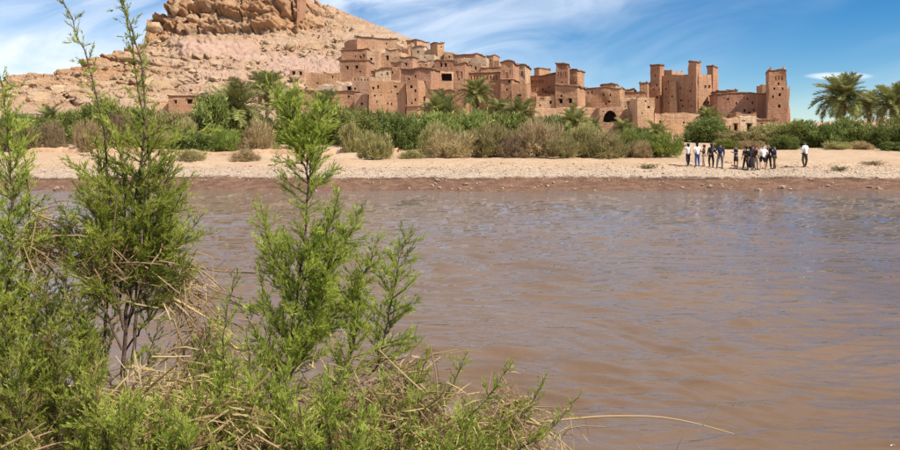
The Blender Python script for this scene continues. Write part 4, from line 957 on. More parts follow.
palm(709, 121, 17, 150, 92, 'palm fan rising before the lit side of the great kasbah', 30, 0, 14)
palm(842, 100, 28, 150, 84, 'biggest palm with full round crown at right', 50, 8, 15, droop=0.24)
palm(869, 108, 20, 150, 92, 'palm half hidden behind the biggest palm', 36, 4, 16, droop=0.1)
palm(894, 106, 25, 150, 82, 'palm cut by the right edge of the picture', 44, 7, 17, droop=0.25)
# ------------------------------------------------------------------ people on the far bank
def mcol(name, c, rough=0.8): return m_simple(name, c, rough, 0.12, 14)
SKINM = [mcol('skin_light', (0.52, 0.30, 0.20), 0.6), mcol('skin_tan', (0.33, 0.175, 0.11), 0.6)]
CLO = {k: mcol('cloth_' + k, c) for k, c in {'white': (0.80, 0.80, 0.79), 'offwhite': (0.66, 0.63, 0.60), 'black': (0.014, 0.013, 0.015), 'navy': (0.018, 0.024, 0.060), 'blue': (0.045, 0.10, 0.26),
       'beige': (0.52, 0.40, 0.28), 'maroon': (0.085, 0.018, 0.022), 'grey': (0.13, 0.13, 0.15), 'olive': (0.060, 0.052, 0.032), 'brown': (0.11, 0.065, 0.045), 'red': (0.30, 0.03, 0.03), 'dark': (0.035, 0.028, 0.030)}.items()}
HAIR = {'black': mcol('hair_black', (0.012, 0.009, 0.008), 0.5), 'brown': mcol('hair_brown', (0.10, 0.045, 0.025), 0.5), 'cap': mcol('cap_grey', (0.20, 0.20, 0.22))}
def skin_obj(name, joints, edges, mat, parent, root=0, sub=2):
    names = list(joints); me = bpy.data.meshes.new(name)
    me.from_pydata([joints[k][0] for k in names], [(names.index(a), names.index(b)) for a, b in edges], [])
    o = link(name, me, mat, parent)
    md = o.modifiers.new('skin', 'SKIN'); md.use_smooth_shade = True
    sv = me.skin_vertices[0].data if len(me.skin_vertices) else None
    if sv is None: raise RuntimeError('no skin layer')
    for i, k in enumerate(names):
        r_ = joints[k][1]; sv[i].radius = r_ if isinstance(r_, tuple) else (r_, r_); sv[i].use_root = (i == root)
    ss_ = o.modifiers.new('sub', 'SUBSURF'); ss_.levels = sub; ss_.render_levels = sub
    return o
def person(px, label, h, rz, top, low, pose='relaxed', hair='black', skin=1, sleeves='short', legs='long', dY=0.0, stance=0.10, bag=None, long_hair=False, shoes='dark', dress=False):
    jr = random.Random(int(px * 10)); Y = 47.0 + dY + jr.uniform(-.35, .35); h *= .96; rz += jr.uniform(-.45, .45); x = (px - 450) / FPX * Y; z = zg(x, Y)
    t = thing('person', label, 'person', (x, Y, z), rz, 'visitors on the far bank'); k = h / 1.70; t.scale = (k, k, k); t.rotation_euler = (jr.uniform(-.03, .03), jr.uniform(-.045, .045), rz); hs_ = jr.uniform(-.05, .05); tw = jr.uniform(-.05, .05)
    E = []; J = {}
    def j(n, p, r_): J[n] = (p, r_)
    j('pelvis', (hs_, 0, .93), (.135, .095)); j('spine', (0, 0.01, 1.08), (.125, .088)); j('chest', (0, 0.0, 1.27), (.15, .10)); j('neckb', (0, -.01, 1.42), (.075, .065)); j('neck', (0, .0, 1.48), .052)
    j('head', (0, .02, 1.575), (.080, .096)); j('crown', (0, .01, 1.655), (.070, .084)); j('nose', (0, .115, 1.565), .014)
    E += [('pelvis', 'spine'), ('spine', 'chest'), ('chest', 'neckb'), ('neckb', 'neck'), ('neck', 'head'), ('head', 'crown'), ('head', 'nose')]
    arms = {'relaxed': ((.235, -.03, 1.12), (.25, .06, .90)), 'phone': ((.27, .00, 1.13), (.10, .24, 1.20)), 'camera': ((.29, .13, 1.27), (.09, .19, 1.52)), 'hip': ((.33, -.06, 1.14), (.19, .05, .99)), 'point': ((.30, .20, 1.32), (.36, .42, 1.40)), 'fold': ((.25, .06, 1.12), (-.02, .19, 1.15)), 'head': ((.34, .05, 1.45), (.13, .06, 1.60))}
    for sgn, sd in ((-1, 'l'), (1, 'r')):
        ps = pose if isinstance(pose, str) else pose[0 if sgn < 0 else 1]; el_, wr = arms[ps]
        mm = lambda p: (p[0] * sgn, p[1], p[2])
        j(sd + 'sh', mm((.175, 0, 1.365)), (.062, .058)); j(sd + 'el', mm(el_), .042); j(sd + 'wr', mm(wr), .027)
        dv = (Vector(wr) - Vector(el_)).normalized(); pm = Vector(wr) + dv * .07; j(sd + 'palm', mm(pm), (.036, .02))
        E += [('chest', sd + 'sh'), (sd + 'sh', sd + 'el'), (sd + 'el', sd + 'wr'), (sd + 'wr', sd + 'palm')]
        pr = dv.cross(Vector((1, 0, 0.001)))
        pr = pr.normalized() if pr.length > 0.1 else Vector((0, 0, 1))
        cu = dv.cross(pr).normalized()
        for q in range(5):
            off = pr * (-.03 + .018 * q); ln = (.045, .075, .085, .078, .06)[q]
            b = pm + off + dv * (.0 if q == 0 else .02); e = b + dv * ln * .6 + off * .2; e2 = e + dv * ln * .35 + cu * .015
            j(f'{sd}f{q}a', mm(e), .009); j(f'{sd}f{q}b', mm(e2), .008); E += [(sd + 'palm', f'{sd}f{q}a'), (f'{sd}f{q}a', f'{sd}f{q}b')]
        sx = stance * 1.35 * sgn
        j(sd + 'hip', (.085 * sgn + hs_, 0, .86), (.085, .085)); j(sd + 'kn', (sx * .95 + hs_ * .6, .025 * sgn + .05 * (sgn > 0) * (hs_ > 0), .48), .055); j(sd + 'an', (sx, -.02 + (.04 + tw * 2) * sgn, .09), .036); j(sd + 'toe', (sx * 1.15, .13 + (.04 + tw * 2) * sgn, .035), (.038, .028))
        E += [('pelvis', sd + 'hip'), (sd + 'hip', sd + 'kn'), (sd + 'kn', sd + 'an'), (sd + 'an', sd + 'toe')]
    skin_obj('body', J, E, SKINM[skin], t)
    # shirt over torso and arms
    G = lambda n, dr: (J[n][0], tuple(a + dr for a in (J[n][1] if isinstance(J[n][1], tuple) else (J[n][1],) * 2)))
    K = {n: G(n, .022) for n in ('pelvis', 'spine', 'chest', 'lsh', 'rsh')}; K['neckb'] = G('neckb', .012)
    K['hem'] = ((0, 0, .86), (.165, .125)); e2 = [('hem', 'pelvis'), ('pelvis', 'spine'), ('spine', 'chest'), ('chest', 'neckb'), ('chest', 'lsh'), ('chest', 'rsh')]
    for sd in 'lr':
        K[sd + 'el'] = G(sd + 'el', .016) if sleeves == 'long' else (tuple(Vector(J[sd + 'sh'][0]).lerp(Vector(J[sd + 'el'][0]), .75)), (.060, .060)); e2.append((sd + 'sh', sd + 'el'))
        if sleeves == 'long': K[sd + 'wr'] = G(sd + 'wr', .012); e2.append((sd + 'el', sd + 'wr'))
    skin_obj('shirt', K, e2, CLO[top], t, 1)
    # trousers, shorts or dress
    if dress:
        K = {'w': ((0, 0, 1.0), (.16, .12)), 'm': ((0, 0, .7), (.20, .17)), 'b': ((0, 0, .18), (.23, .20))}; skin_obj('skirt', K, [('w', 'm'), ('m', 'b')], CLO[low], t, 0)
    else:
        K = {'pelvis': ((0, 0, .95), (.155, .115)), 'lhip': G('lhip', .020), 'rhip': G('rhip', .020)}; e2 = [('pelvis', 'lhip'), ('pelvis', 'rhip')]
        for sd in 'lr':
            kn, an = Vector(J[sd + 'kn'][0]), Vector(J[sd + 'an'][0])
            if legs == 'long': K[sd + 'kn'] = G(sd + 'kn', .022); K[sd + 'an'] = (tuple(an + Vector((0, 0, .0))), (.058, .058)); e2 += [(sd + 'hip', sd + 'kn'), (sd + 'kn', sd + 'an')]
            else: K[sd + 'kn'] = (tuple(kn.lerp(Vector(J[sd + 'hip'][0]), .12)), (.095, .095)); e2 += [(sd + 'hip', sd + 'kn')]
        skin_obj('trousers' if legs == 'long' else 'shorts', K, e2, CLO[low], t, 0)
    for sd in 'lr':
        a, b = J[sd + 'an'][0], J[sd + 'toe'][0]
        skin_obj('shoe', {'a': ((a[0], a[1] - .03, .05), (.045, .045)), 'b': ((b[0], b[1], .04), (.048, .036)), 'c': ((a[0], a[1], .10), (.044, .044))}, [('a', 'b'), ('a', 'c')], CLO[shoes], t, 0, 1)
    # hair
    K = {'a': ((0, -.005, 1.60), (.094, .104)), 'b': ((0, -.01, 1.670), (.076, .088))}; e2 = [('a', 'b')]
    if long_hair: K['c'] = ((0, -.06, 1.50), (.070, .045)); K['d'] = ((0, -.08, 1.40), (.055, .03)); e2 += [('a', 'c'), ('c', 'd')]
    skin_obj('cap' if hair == 'cap' else 'hair', K, e2, HAIR[hair], t, 0)
    for sgn in (-1, 1):
        C_ = Coll(); C_.tube([(.03 * sgn, .085, 1.59), (.03 * sgn, .104, 1.59)], np.array([.013, .008]), 6); link('eye', C_.mesh('eye'), HAIR['black'], t)
    if bag:
        b = thing('backpack' if bag[1] == 'back' else 'shoulder_bag', bag[2], 'bag', tuple(Vector((x, Y, z))), rz); b.scale = (k, k, k)
        K = {'a': ((0, -.19, 1.06), (.13, .08)), 'b': ((0, -.185, 1.22), (.14, .085)), 'c': ((0, -.17, 1.36), (.11, .06))} if bag[1] == 'back' else {'a': ((-.24, -.02, 1.00), (.05, .11)), 'b': ((-.24, -.02, 1.16), (.045, .12))}
        skin_obj('pouch', K, [('a', 'b'), ('b', 'c')] if 'c' in K else [('a', 'b')], CLO[bag[0]], b, 0)
        for sgn in ((-1, 1) if bag[1] == 'back' else (1,)):
            C_ = Coll()
            pts = [(.08 * sgn, -.15, 1.38), (.10 * sgn, -.02, 1.47), (.11 * sgn, .12, 1.36), (.11 * sgn, .11, 1.18), (.12 * sgn, -.10, 1.06)] if bag[1] == 'back' else [(-.24, -.02, 1.24), (-.13, .0, 1.46), (.1, .13, 1.28), (.10, -.10, 1.2)]
            C_.tube(pts, 0.012, 5); link('strap', C_.mesh('strap'), CLO['dark'], b)
    return t
person(688, 'person in a light top and black trousers raising a camera, leftmost of the group', 1.60, 0.15, 'offwhite', 'black', 'camera', stance=.13, long_hair=True, skin=0)
person(697.3, 'person in a white shirt and blue jeans, second from the left', 1.66, -0.1, 'white', 'blue', 'hip', 'black', 0, dY=-.3, stance=.12, long_hair=True)
person(703.6, 'person with long brown hair and beige clothes behind the one in blue jeans', 1.58, 1.3, 'brown', 'beige', 'fold', 'brown', 0, dY=.6, long_hair=True, sleeves='long')
person(711.2, 'person dressed all in black beside the navy jacket', 1.68, 0.05, 'black', 'black', ('relaxed', 'fold'), 'black', 1, 'long', dY=.1, stance=.13, long_hair=True)
person(719.4, 'tall person in a dark navy jacket, grey trousers and backpack', 1.82, -0.05, 'navy', 'grey', ('hip', 'relaxed'), 'black', 1, 'long', dY=-.1, stance=.12, bag=('navy', 'back', 'navy backpack on the back of the tall person in grey trousers'))
person(735.8, 'person in a navy T-shirt and dark shorts with bare legs', 1.66, 1.2, 'navy', 'dark', 'phone', 'black', 1, legs='short', dY=0, stance=.15)
person(745.2, 'person in dark clothes carrying a red bag', 1.60, 2.5, 'dark', 'black', ('fold', 'relaxed'), 'black', 1, dY=.2, long_hair=True, bag=('red', 'side', 'red shoulder bag hanging on a person in dark clothes'))
person(750.0, 'person in a long black dress in the middle of the group', 1.66, 0.1, 'black', 'black', 'relaxed', 'black', 1, 'long', dY=-.2, long_hair=True, dress=True)
person(753.6, 'person in dark clothes partly hidden behind the maroon top', 1.70, 0.4, 'dark', 'olive', 'phone', 'black', 1, 'long', dY=.9)
person(756.6, 'person in a maroon top and beige trousers', 1.66, -1.3, 'maroon', 'beige', ('head', 'relaxed'), 'black', 1, dY=0)
person(763.2, 'person in a white T-shirt, black shorts and white shoes', 1.74, 0.1, 'white', 'black', ('relaxed', 'hip'), 'black', 0, legs='short', dY=-.3, stance=.14, shoes='white')
person(768.2, 'person in black with a grey cap behind the white T-shirt', 1.72, 2.1, 'black', 'dark', ('relaxed', 'point'), 'cap', 1, 'long', dY=.6)
person(774.4, 'person seen sideways in a navy jacket and brown trousers, rightmost of the group', 1.66, 1.3, 'navy', 'brown', 'phone', 'black', 1, 'long', dY=-.1, stance=.08)
person(804.6, 'person in a white shirt and olive trousers standing alone at right', 1.80, 0.05, 'white', 'olive', 'phone', 'black', 1, 'long', dY=-.2, stance=.16)

# dead brush lying on the sand
def brush(px, py, Y, w, label, seed):
    p = at(px, py, Y); r_ = np.random.default_rng(seed); t = thing('dead_brush', label, 'brush', (p.x, Y, zg(p.x, Y)))
    C_ = Coll()
    for k in range(26):
        a = r_.random() * 6.28; l = w * r_.uniform(.3, .7); b = np.array([r_.normal() * w * .2, r_.normal() * .1, .03]); e = b + np.array([math.cos(a) * l, math.sin(a) * l * .5, r_.uniform(.05, .35)])
        C_.tube([b, (b + e) / 2 + [0, 0, .08], e], np.array([.018, .014, .006]), 4)
    link('twigs', C_.mesh('twigs'), M['bark_far'], t)
    n = 260; P = r_.normal(size=(n, 3)) * [w * .3, .12, .05] + [0, 0, .12]; P[:, 2] = np.abs(P[:, 2])
    V, F = blades(P, r_.normal(size=(n, 3)) + [0, 0, .6], .16, .02, r_); me = mesh_np('dry_leaves', V, F); attr(me, 'tint', np.repeat(r_.random(n), 5)); o = link('dry_leaves', me, M['leaf_olive'], t); o['kind'] = 'stuff'
brush(648, 165.5, 46.5, 1.0, 'small dead brush lying on the sand left of the people', 3)
brush(873, 164.5, 47.5, 1.3, 'dark dead brush lying on the sand at the far right', 4)
brush(840, 173.0, 45.0, 0.8, 'low dark debris heap on the gravel at right', 5)
brush(188, 166, 49.5, 1.5, 'dark brushwood lying beside the small dry bush at left', 6)
# ------------------------------------------------------------------ foreground tamarisk shrubs
def spline(P, n):
    P = np.asarray(P, float); t = np.concatenate([[0], np.cumsum(np.linalg.norm(np.diff(P, axis=0), axis=1))]); t /= t[-1]
    u_ = np.linspace(0, 1, n); Q = np.stack([np.interp(u_, t, P[:, i]) for i in range(3)], 1)
    for _ in range(max(2, n // 6)):
        Q[1:-1] = (Q[:-2] + 2 * Q[1:-1] + Q[2:]) / 4
    return Q
def tamarisk(label, stems, seed, group='foreground tamarisk shrubs'):
    """stems: dicts with pts [(px,py,Y)...], r base radius, len longest side branch (m), t0 start of leaves, dens, dry"""
    r_ = np.random.default_rng(seed); W_ = Coll(); LP, LD, LL, LW, LT = [], [], [], [], []; DP, DD, DL, DT = [], [], [], []
    base = None
    def sprigs(Q, dens, l0, l1, tone, dry, dirn=0.44):
        """leafy strands along polyline Q"""
        seg = np.diff(Q, axis=0); ln = np.linalg.norm(seg, axis=1); tot = ln.sum(); n = max(2, int(tot * dens))
        u_ = (r_.random(n)) ** 0.85; cu = np.concatenate([[0], np.cumsum(ln)]) / tot
        P = np.stack([np.interp(u_, cu, Q[:, i]) for i in range(3)], 1); k = np.clip(np.searchsorted(cu, u_) - 1, 0, len(seg) - 1)
        T = seg[k] / ln[k][:, None]; o = r_.normal(size=(n, 3)); o -= (o * T).sum(1)[:, None] * T; o /= np.linalg.norm(o, axis=1, keepdims=True)
        D = T * 0.85 + o * dirn + np.array([0, 0, 0.12])
        l = r_.uniform(l0, l1, n) * (1.1 - 0.5 * u_); t_ = np.clip(tone + 0.10 * r_.normal(size=n) + 0.22 * (u_ - .5), 0, 1)
        dm = r_.random(n) < dry
        LP.append(P[~dm]); LD.append(D[~dm]); LL.append(l[~dm]); LT.append(t_[~dm])
        DP.append(P[dm]); DD.append(D[dm]); DL.append(l[dm]); DT.append(t_[dm])
    for st in stems:
        P = [at(*q) for q in st['pts']]; n = 26; Q = spline([tuple(p) for p in P], n); Q[1:-1] += r_.normal(size=(n - 2, 3)) * 0.004
        if base is None: base = Q[0].copy()
        W_.tube(Q, np.linspace(st.get('r', .011), .0018, n), 6)
        L_ = np.linalg.norm(np.diff(Q, axis=0), axis=1).sum(); nb = int(L_ * st.get('nb', 34) * 1.35 * (1 - st.get('t0', .1)))
        dry = st.get('dry', 0.0); prof = st.get('prof', lambda t: 1 - t); ga = r_.random() * 6
        for b in range(nb):
            t = st.get('t0', .1) + (1 - st.get('t0', .1)) * (b + r_.random()) / nb
            i = min(n - 2, int(t * (n - 1))); p = Q[i] + (Q[i + 1] - Q[i]) * (t * (n - 1) - i); T = (Q[i + 1] - Q[i]); T /= np.linalg.norm(T)
            ga += 2.4 + r_.normal() * .3; s1 = np.cross(T, [0.3, 1, 0.1]); s1 /= np.linalg.norm(s1); s2 = np.cross(T, s1)
            o = s1 * math.cos(ga) + s2 * math.sin(ga); l = st['len'] * 1.2 * max(.07, prof(t)) * r_.uniform(.35, 1.35)
            spread = st.get('spread', 0.85) * r_.uniform(.7, 1.35)
            d0 = T * 0.7 + o * spread; d0 /= np.linalg.norm(d0); m_ = 7; pts = [p]; d_ = d0.copy()
            for q in range(m_ - 1):
                d_ = d_ + np.array([0, 0, st.get('rise', 0.09) - .05 * q * r_.random()]) + r_.normal(size=3) * .11; d_ /= np.linalg.norm(d_); pts.append(pts[-1] + d_ * l / (m_ - 1))
            B = np.array(pts); W_.tube(B, np.linspace(.0034 if l > .12 else .002, .0009, m_), 4)
            tone = np.clip(0.50 + 0.25 * r_.normal(), 0, 1); dr = dry if r_.random() > st.get('drychance', .0) else .9
            sprigs(B, st.get('dens', 150) * 1.5, .024, .052, tone, dr)
            for c in range(int(l / .018)):
                u_ = r_.uniform(.12, .98); k = min(m_ - 2, int(u_ * (m_ - 1))); pb = B[k] + (B[k + 1] - B[k]) * (u_ * (m_ - 1) - k); Tb = B[k + 1] - B[k]; Tb /= np.linalg.norm(Tb)
                o2 = r_.normal(size=3); o2 -= o2.dot(Tb) * Tb; o2 /= np.linalg.norm(o2); d2 = Tb * .8 + o2 * .55 + np.array([0, 0, .15]); d2 /= np.linalg.norm(d2); l2 = r_.uniform(.05, .11) * (1.15 - .55 * u_)
                S_ = np.array([pb, pb + d2 * l2 * .5, pb + d2 * l2 + np.array([0, 0, .06 * l2])]); sprigs(S_, st.get('dens', 150) * 1.6, .016, .036, np.clip(tone + .08 * r_.normal(), 0, 1), dr)
        sprigs(Q[int(n * st.get('t0', .1)):], 60, .03, .055, .55, dry)
    bz = zg(base[0], base[1]); base = np.array([base[0], base[1], bz])
    t = thing('tamarisk_shrub', label, 'shrub', tuple(base), 0, group)
    W_.V = [v - base for v in W_.V]
    link('stems', W_.mesh('stems', None, True), M['bark'], t)
    for nm, mt, P_, D_, L_, T_ in (('foliage', 'tamarisk', LP, LD, LL, LT), ('dry_foliage', 'tamarisk_dry', DP, DD, DL, DT)):
        P_ = np.concatenate(P_)
        if len(P_) < 5: continue
        P_ = P_ - base; n = len(P_); V, F = blades(P_, np.concatenate(D_), np.concatenate(L_), r_.uniform(.0024, .0044, n), r_, -0.05)
        me = mesh_np(nm, V, F); attr(me, 'tint', np.repeat(np.concatenate(T_), 5)); o = link(nm, me, M[mt], t); o['kind'] = 'stuff'
    return t
hump = lambda a, b=1.0: (lambda t: b * max(0.12, math.sin(min(1, max(0, (t - a) / (1 - a))) ** .8 * math.pi) + .05))
cone = lambda t: 1.05 - t
# left edge
tamarisk('tall tamarisk shrub cut by the left edge of the picture', [
    dict(pts=[(2, 470, 3.3), (8, 330, 3.3), (12, 200, 3.3), (8, 130, 3.3), (2, 82, 3.3)], r=.016, len=.22, t0=.22, nb=40, prof=lambda t: 1.15 - t * .9),
    dict(pts=[(20, 470, 3.4), (22, 340, 3.4), (30, 200, 3.4), (16, 108, 3.4)], r=.010, len=.16, t0=.35, nb=34, prof=cone),
    dict(pts=[(-20, 460, 3.2), (-24, 300, 3.2), (-14, 190, 3.2), (-8, 110, 3.2)], r=.012, len=.20, t0=.2, nb=34, prof=cone),
    dict(pts=[(10, 460, 3.5), (40, 360, 3.5), (62, 300, 3.5), (70, 262, 3.5)], r=.008, len=.16, t0=.25, nb=40, prof=cone, dry=.1)], 101)
# the two-shoot shrub
tamarisk('big tamarisk with two long bare shoots rising out of the top of the picture', [
    dict(pts=[(124, 470, 3.5), (122, 370, 3.5), (128, 280, 3.5), (138, 190, 3.5), (150, 110, 3.5), (140, 50, 3.5), (116, -14, 3.5)], r=.013, len=.32, t0=.36, nb=40, spread=1.05, rise=.05, prof=lambda t: (1.0 - abs(t - .46) * 1.6) if t < .68 else .085, dens=130),
    dict(pts=[(132, 360, 3.5), (140, 270, 3.5), (150, 200, 3.5), (146, 130, 3.5), (134, 60, 3.5), (127, 10, 3.5), (120, -12, 3.5)], r=.009, len=.24, t0=.24, nb=30, prof=lambda t: (1 - t) if t < .62 else .09),
    dict(pts=[(100, 400, 3.45), (110, 260, 3.45), (108, 170, 3.45), (100, 100, 3.45), (80, 40, 3.45), (58, -12, 3.45)], r=.009, len=.26, t0=.34, nb=30, prof=lambda t: (1 - t) if t < .45 else .10),
    dict(pts=[(126, 330, 3.55), (150, 260, 3.55), (172, 215, 3.6), (186, 185, 3.6)], r=.007, len=.24, spread=.95, t0=.1, nb=46, prof=cone),
    dict(pts=[(124, 330, 3.4), (104, 250, 3.4), (90, 200, 3.4), (84, 165, 3.4)], r=.007, len=.24, spread=.95, t0=.1, nb=46, prof=cone),
    dict(pts=[(126, 350, 3.6), (160, 300, 3.6), (182, 275, 3.6), (196, 250, 3.6)], r=.006, len=.15, t0=.2, nb=40, prof=cone, drychance=.25),
    dict(pts=[(122, 350, 3.4), (96, 290, 3.4), (66, 255, 3.4), (48, 230, 3.4)], r=.006, len=.16, t0=.2, nb=42, prof=cone, drychance=.2),
    dict(pts=[(126, 320, 3.5), (158, 262, 3.5), (180, 240, 3.5), (204, 214, 3.5)], r=.006, len=.18, t0=.25, nb=46, spread=.9, prof=cone),
    dict(pts=[(122, 320, 3.45), (94, 262, 3.45), (74, 236, 3.45), (62, 206, 3.45)], r=.006, len=.18, t0=.25, nb=46, spread=.9, prof=cone),
    dict(pts=[(130, 290, 3.5), (150, 240, 3.5), (164, 190, 3.5), (172, 150, 3.5)], r=.006, len=.18, t0=.1, nb=44, spread=.85, prof=cone),
    dict(pts=[(126, 290, 3.5), (112, 230, 3.5), (102, 180, 3.5), (96, 138, 3.5)], r=.006, len=.17, t0=.1, nb=44, spread=.85, prof=cone),
    dict(pts=[(118, 400, 3.5), (104, 360, 3.5), (84, 330, 3.5), (70, 296, 3.5)], r=.006, len=.18, t0=.15, nb=44, spread=.9, prof=cone, drychance=.2),
    dict(pts=[(126, 400, 3.6), (146, 366, 3.6), (152, 346, 3.6), (160, 322, 3.6)], r=.005, len=.10, t0=.3, nb=26, prof=cone, dry=.3),
    dict(pts=[(120, 300, 3.5), (126, 250, 3.5), (124, 190, 3.5), (120, 140, 3.5)], r=.006, len=.17, t0=.05, nb=46, prof=cone)], 102)
# centre shrub
tamarisk('dense bright tamarisk in the centre with a round tuft on a bare neck', [
    dict(pts=[(280, 470, 3.7), (286, 380, 3.7), (296, 300, 3.7), (306, 230, 3.7), (309, 185, 3.7), (308, 150, 3.7), (300, 118, 3.7), (290, 100, 3.7)], r=.014, len=.25, t0=.20, nb=42, spread=.95, rise=.07, prof=lambda t: (.95 if t < .6 else (.30 if t < .70 else .86 - (t - .7) * 2.2))),
    dict(pts=[(309, 180, 3.7), (312, 150, 3.7), (318, 125, 3.7), (322, 108, 3.7)], r=.005, len=.13, t0=.15, nb=70, prof=lambda t: 1 - t * .6),
    dict(pts=[(309, 182, 3.7), (300, 150, 3.7), (286, 112, 3.7), (268, 84, 3.7)], r=.005, len=.13, t0=.15, nb=60, prof=lambda t: 1 - t * .85),
    dict(pts=[(294, 330, 3.75), (330, 270, 3.8), (350, 235, 3.8), (362, 205, 3.8)], r=.008, len=.22, spread=.9, t0=.1, nb=50, prof=cone),
    dict(pts=[(292, 350, 3.8), (340, 310, 3.85), (368, 270, 3.85), (378, 236, 3.85)], r=.008, len=.22, spread=.9, t0=.1, nb=50, prof=cone),
    dict(pts=[(330, 400, 3.9), (378, 372, 3.9), (390, 310, 3.9), (398, 265, 3.9), (408, 238, 3.9)], r=.008, len=.24, t0=.28, nb=46, spread=.95, prof=lambda t: 1.1 - t * .8),
    dict(pts=[(296, 310, 3.7), (276, 262, 3.7), (266, 232, 3.7), (262, 205, 3.7)], r=.006, len=.19, t0=.1, nb=46, spread=.9, prof=cone),
    dict(pts=[(300, 290, 3.75), (324, 240, 3.75), (334, 212, 3.75), (340, 190, 3.75)], r=.006, len=.19, t0=.1, nb=46, spread=.9, prof=cone),
    dict(pts=[(330, 410, 3.8), (352, 350, 3.8), (360, 310, 3.8), (352, 272, 3.8)], r=.007, len=.22, t0=.1, nb=46, spread=.9, prof=cone),
    dict(pts=[(290, 360, 3.65), (272, 310, 3.65), (262, 285, 3.65), (258, 262, 3.65)], r=.006, len=.14, t0=.2, nb=30, prof=cone),
    dict(pts=[(290, 380, 3.7), (312, 330, 3.7), (324, 290, 3.7), (330, 250, 3.7)], r=.007, len=.18, t0=.05, nb=56, prof=lambda t: 1 - t * .7),
    dict(pts=[(286, 400, 3.65), (268, 350, 3.65), (250, 322, 3.65), (236, 300, 3.65)], r=.006, len=.14, t0=.2, nb=30, prof=cone, dry=.08)], 103)
# wispy one between
tamarisk('thin wispy tamarisk between the two-shoot shrub and the centre shrub', [
    dict(pts=[(232, 470, 3.4), (226, 400, 3.4), (222, 350, 3.4), (228, 300, 3.4), (238, 268, 3.4)], r=.007, len=.12, t0=.25, nb=34, prof=cone),
    dict(pts=[(215, 470, 3.4), (204, 410, 3.4), (200, 360, 3.4), (212, 318, 3.4)], r=.006, len=.12, t0=.2, nb=36, prof=cone, dry=.1),
    dict(pts=[(245, 470, 3.5), (252, 400, 3.5), (250, 360, 3.5), (246, 330, 3.5)], r=.006, len=.13, t0=.15, nb=40, prof=cone)], 104)
# low right runners
tamarisk('low tamarisk spreading to the right over the water', [
    dict(pts=[(380, 480, 3.7), (420, 430, 3.8), (450, 390, 3.85), (468, 352, 3.9)], r=.008, len=.15, t0=.15, nb=44, prof=cone),
    dict(pts=[(395, 480, 3.7), (450, 440, 3.8), (490, 395, 3.85), (512, 362, 3.9)], r=.008, len=.15, t0=.15, nb=40, prof=cone),
    dict(pts=[(410, 480, 3.7), (480, 450, 3.8), (525, 415, 3.85), (548, 372, 3.9)], r=.007, len=.13, t0=.2, nb=36, prof=cone),
    dict(pts=[(430, 480, 3.7), (510, 455, 3.75), (556, 425, 3.8), (582, 392, 3.85)], r=.006, len=.10, t0=.25, nb=34, prof=cone),
    dict(pts=[(370, 480, 3.6), (396, 430, 3.7), (414, 390, 3.75), (430, 350, 3.8)], r=.008, len=.15, t0=.1, nb=44, prof=cone, dry=.1),
    dict(pts=[(440, 490, 3.5), (470, 455, 3.5), (496, 430, 3.5), (520, 410, 3.5)], r=.006, len=.13, t0=.1, nb=44, prof=cone)], 105)
# bottom left carpet of shoots
def shoots(label, lst, seed, ln=.16):
    tamarisk(label, [dict(pts=[(a, 492, Y), ((a + b) / 2 + 4, (492 + c) / 2, Y), (b, c, Y)], r=.006, len=ln, t0=.05, nb=44, prof=lambda t: 1 - t * .75, dry=.12, drychance=.10) for a, b, c, Y in lst], seed)
shoots('leafy tamarisk clump in the bottom left corner', [(10, 24, 350, 3.1), (40, 60, 320, 3.2), (60, 84, 345, 3.1), (30, 34, 290, 3.3), (-5, 6, 300, 3.2), (78, 74, 300, 3.3), (50, 44, 270, 3.4), (100, 86, 330, 3.3)], 106)
shoots('soft green tamarisk clump at the bottom beside the dry straw', [(110, 96, 402, 2.9), (130, 134, 398, 2.9), (150, 160, 408, 2.9), (120, 118, 410, 2.8), (170, 196, 405, 3.0), (185, 178, 420, 2.8), (90, 92, 380, 3.0), (190, 186, 372, 3.4), (205, 198, 395, 3.2)], 107)
shoots('green tamarisk clump at the bottom under the centre shrub', [(250, 262, 380, 3.3), (290, 284, 372, 3.3), (330, 322, 392, 3.2), (310, 340, 372, 3.4), (270, 246, 395, 3.2), (360, 366, 405, 3.3), (215, 220, 390, 3.1), (300, 300, 410, 3.1), (400, 396, 420, 3.3), (350, 352, 425, 3.1), (430, 440, 428, 3.2), (240, 232, 360, 3.4), (380, 384, 380, 3.6), (350, 338, 400, 3.5), (262, 270, 350, 3.6), (420, 418, 400, 3.5), (455, 462, 420, 3.4), (225, 214, 365, 3.5)], 108)

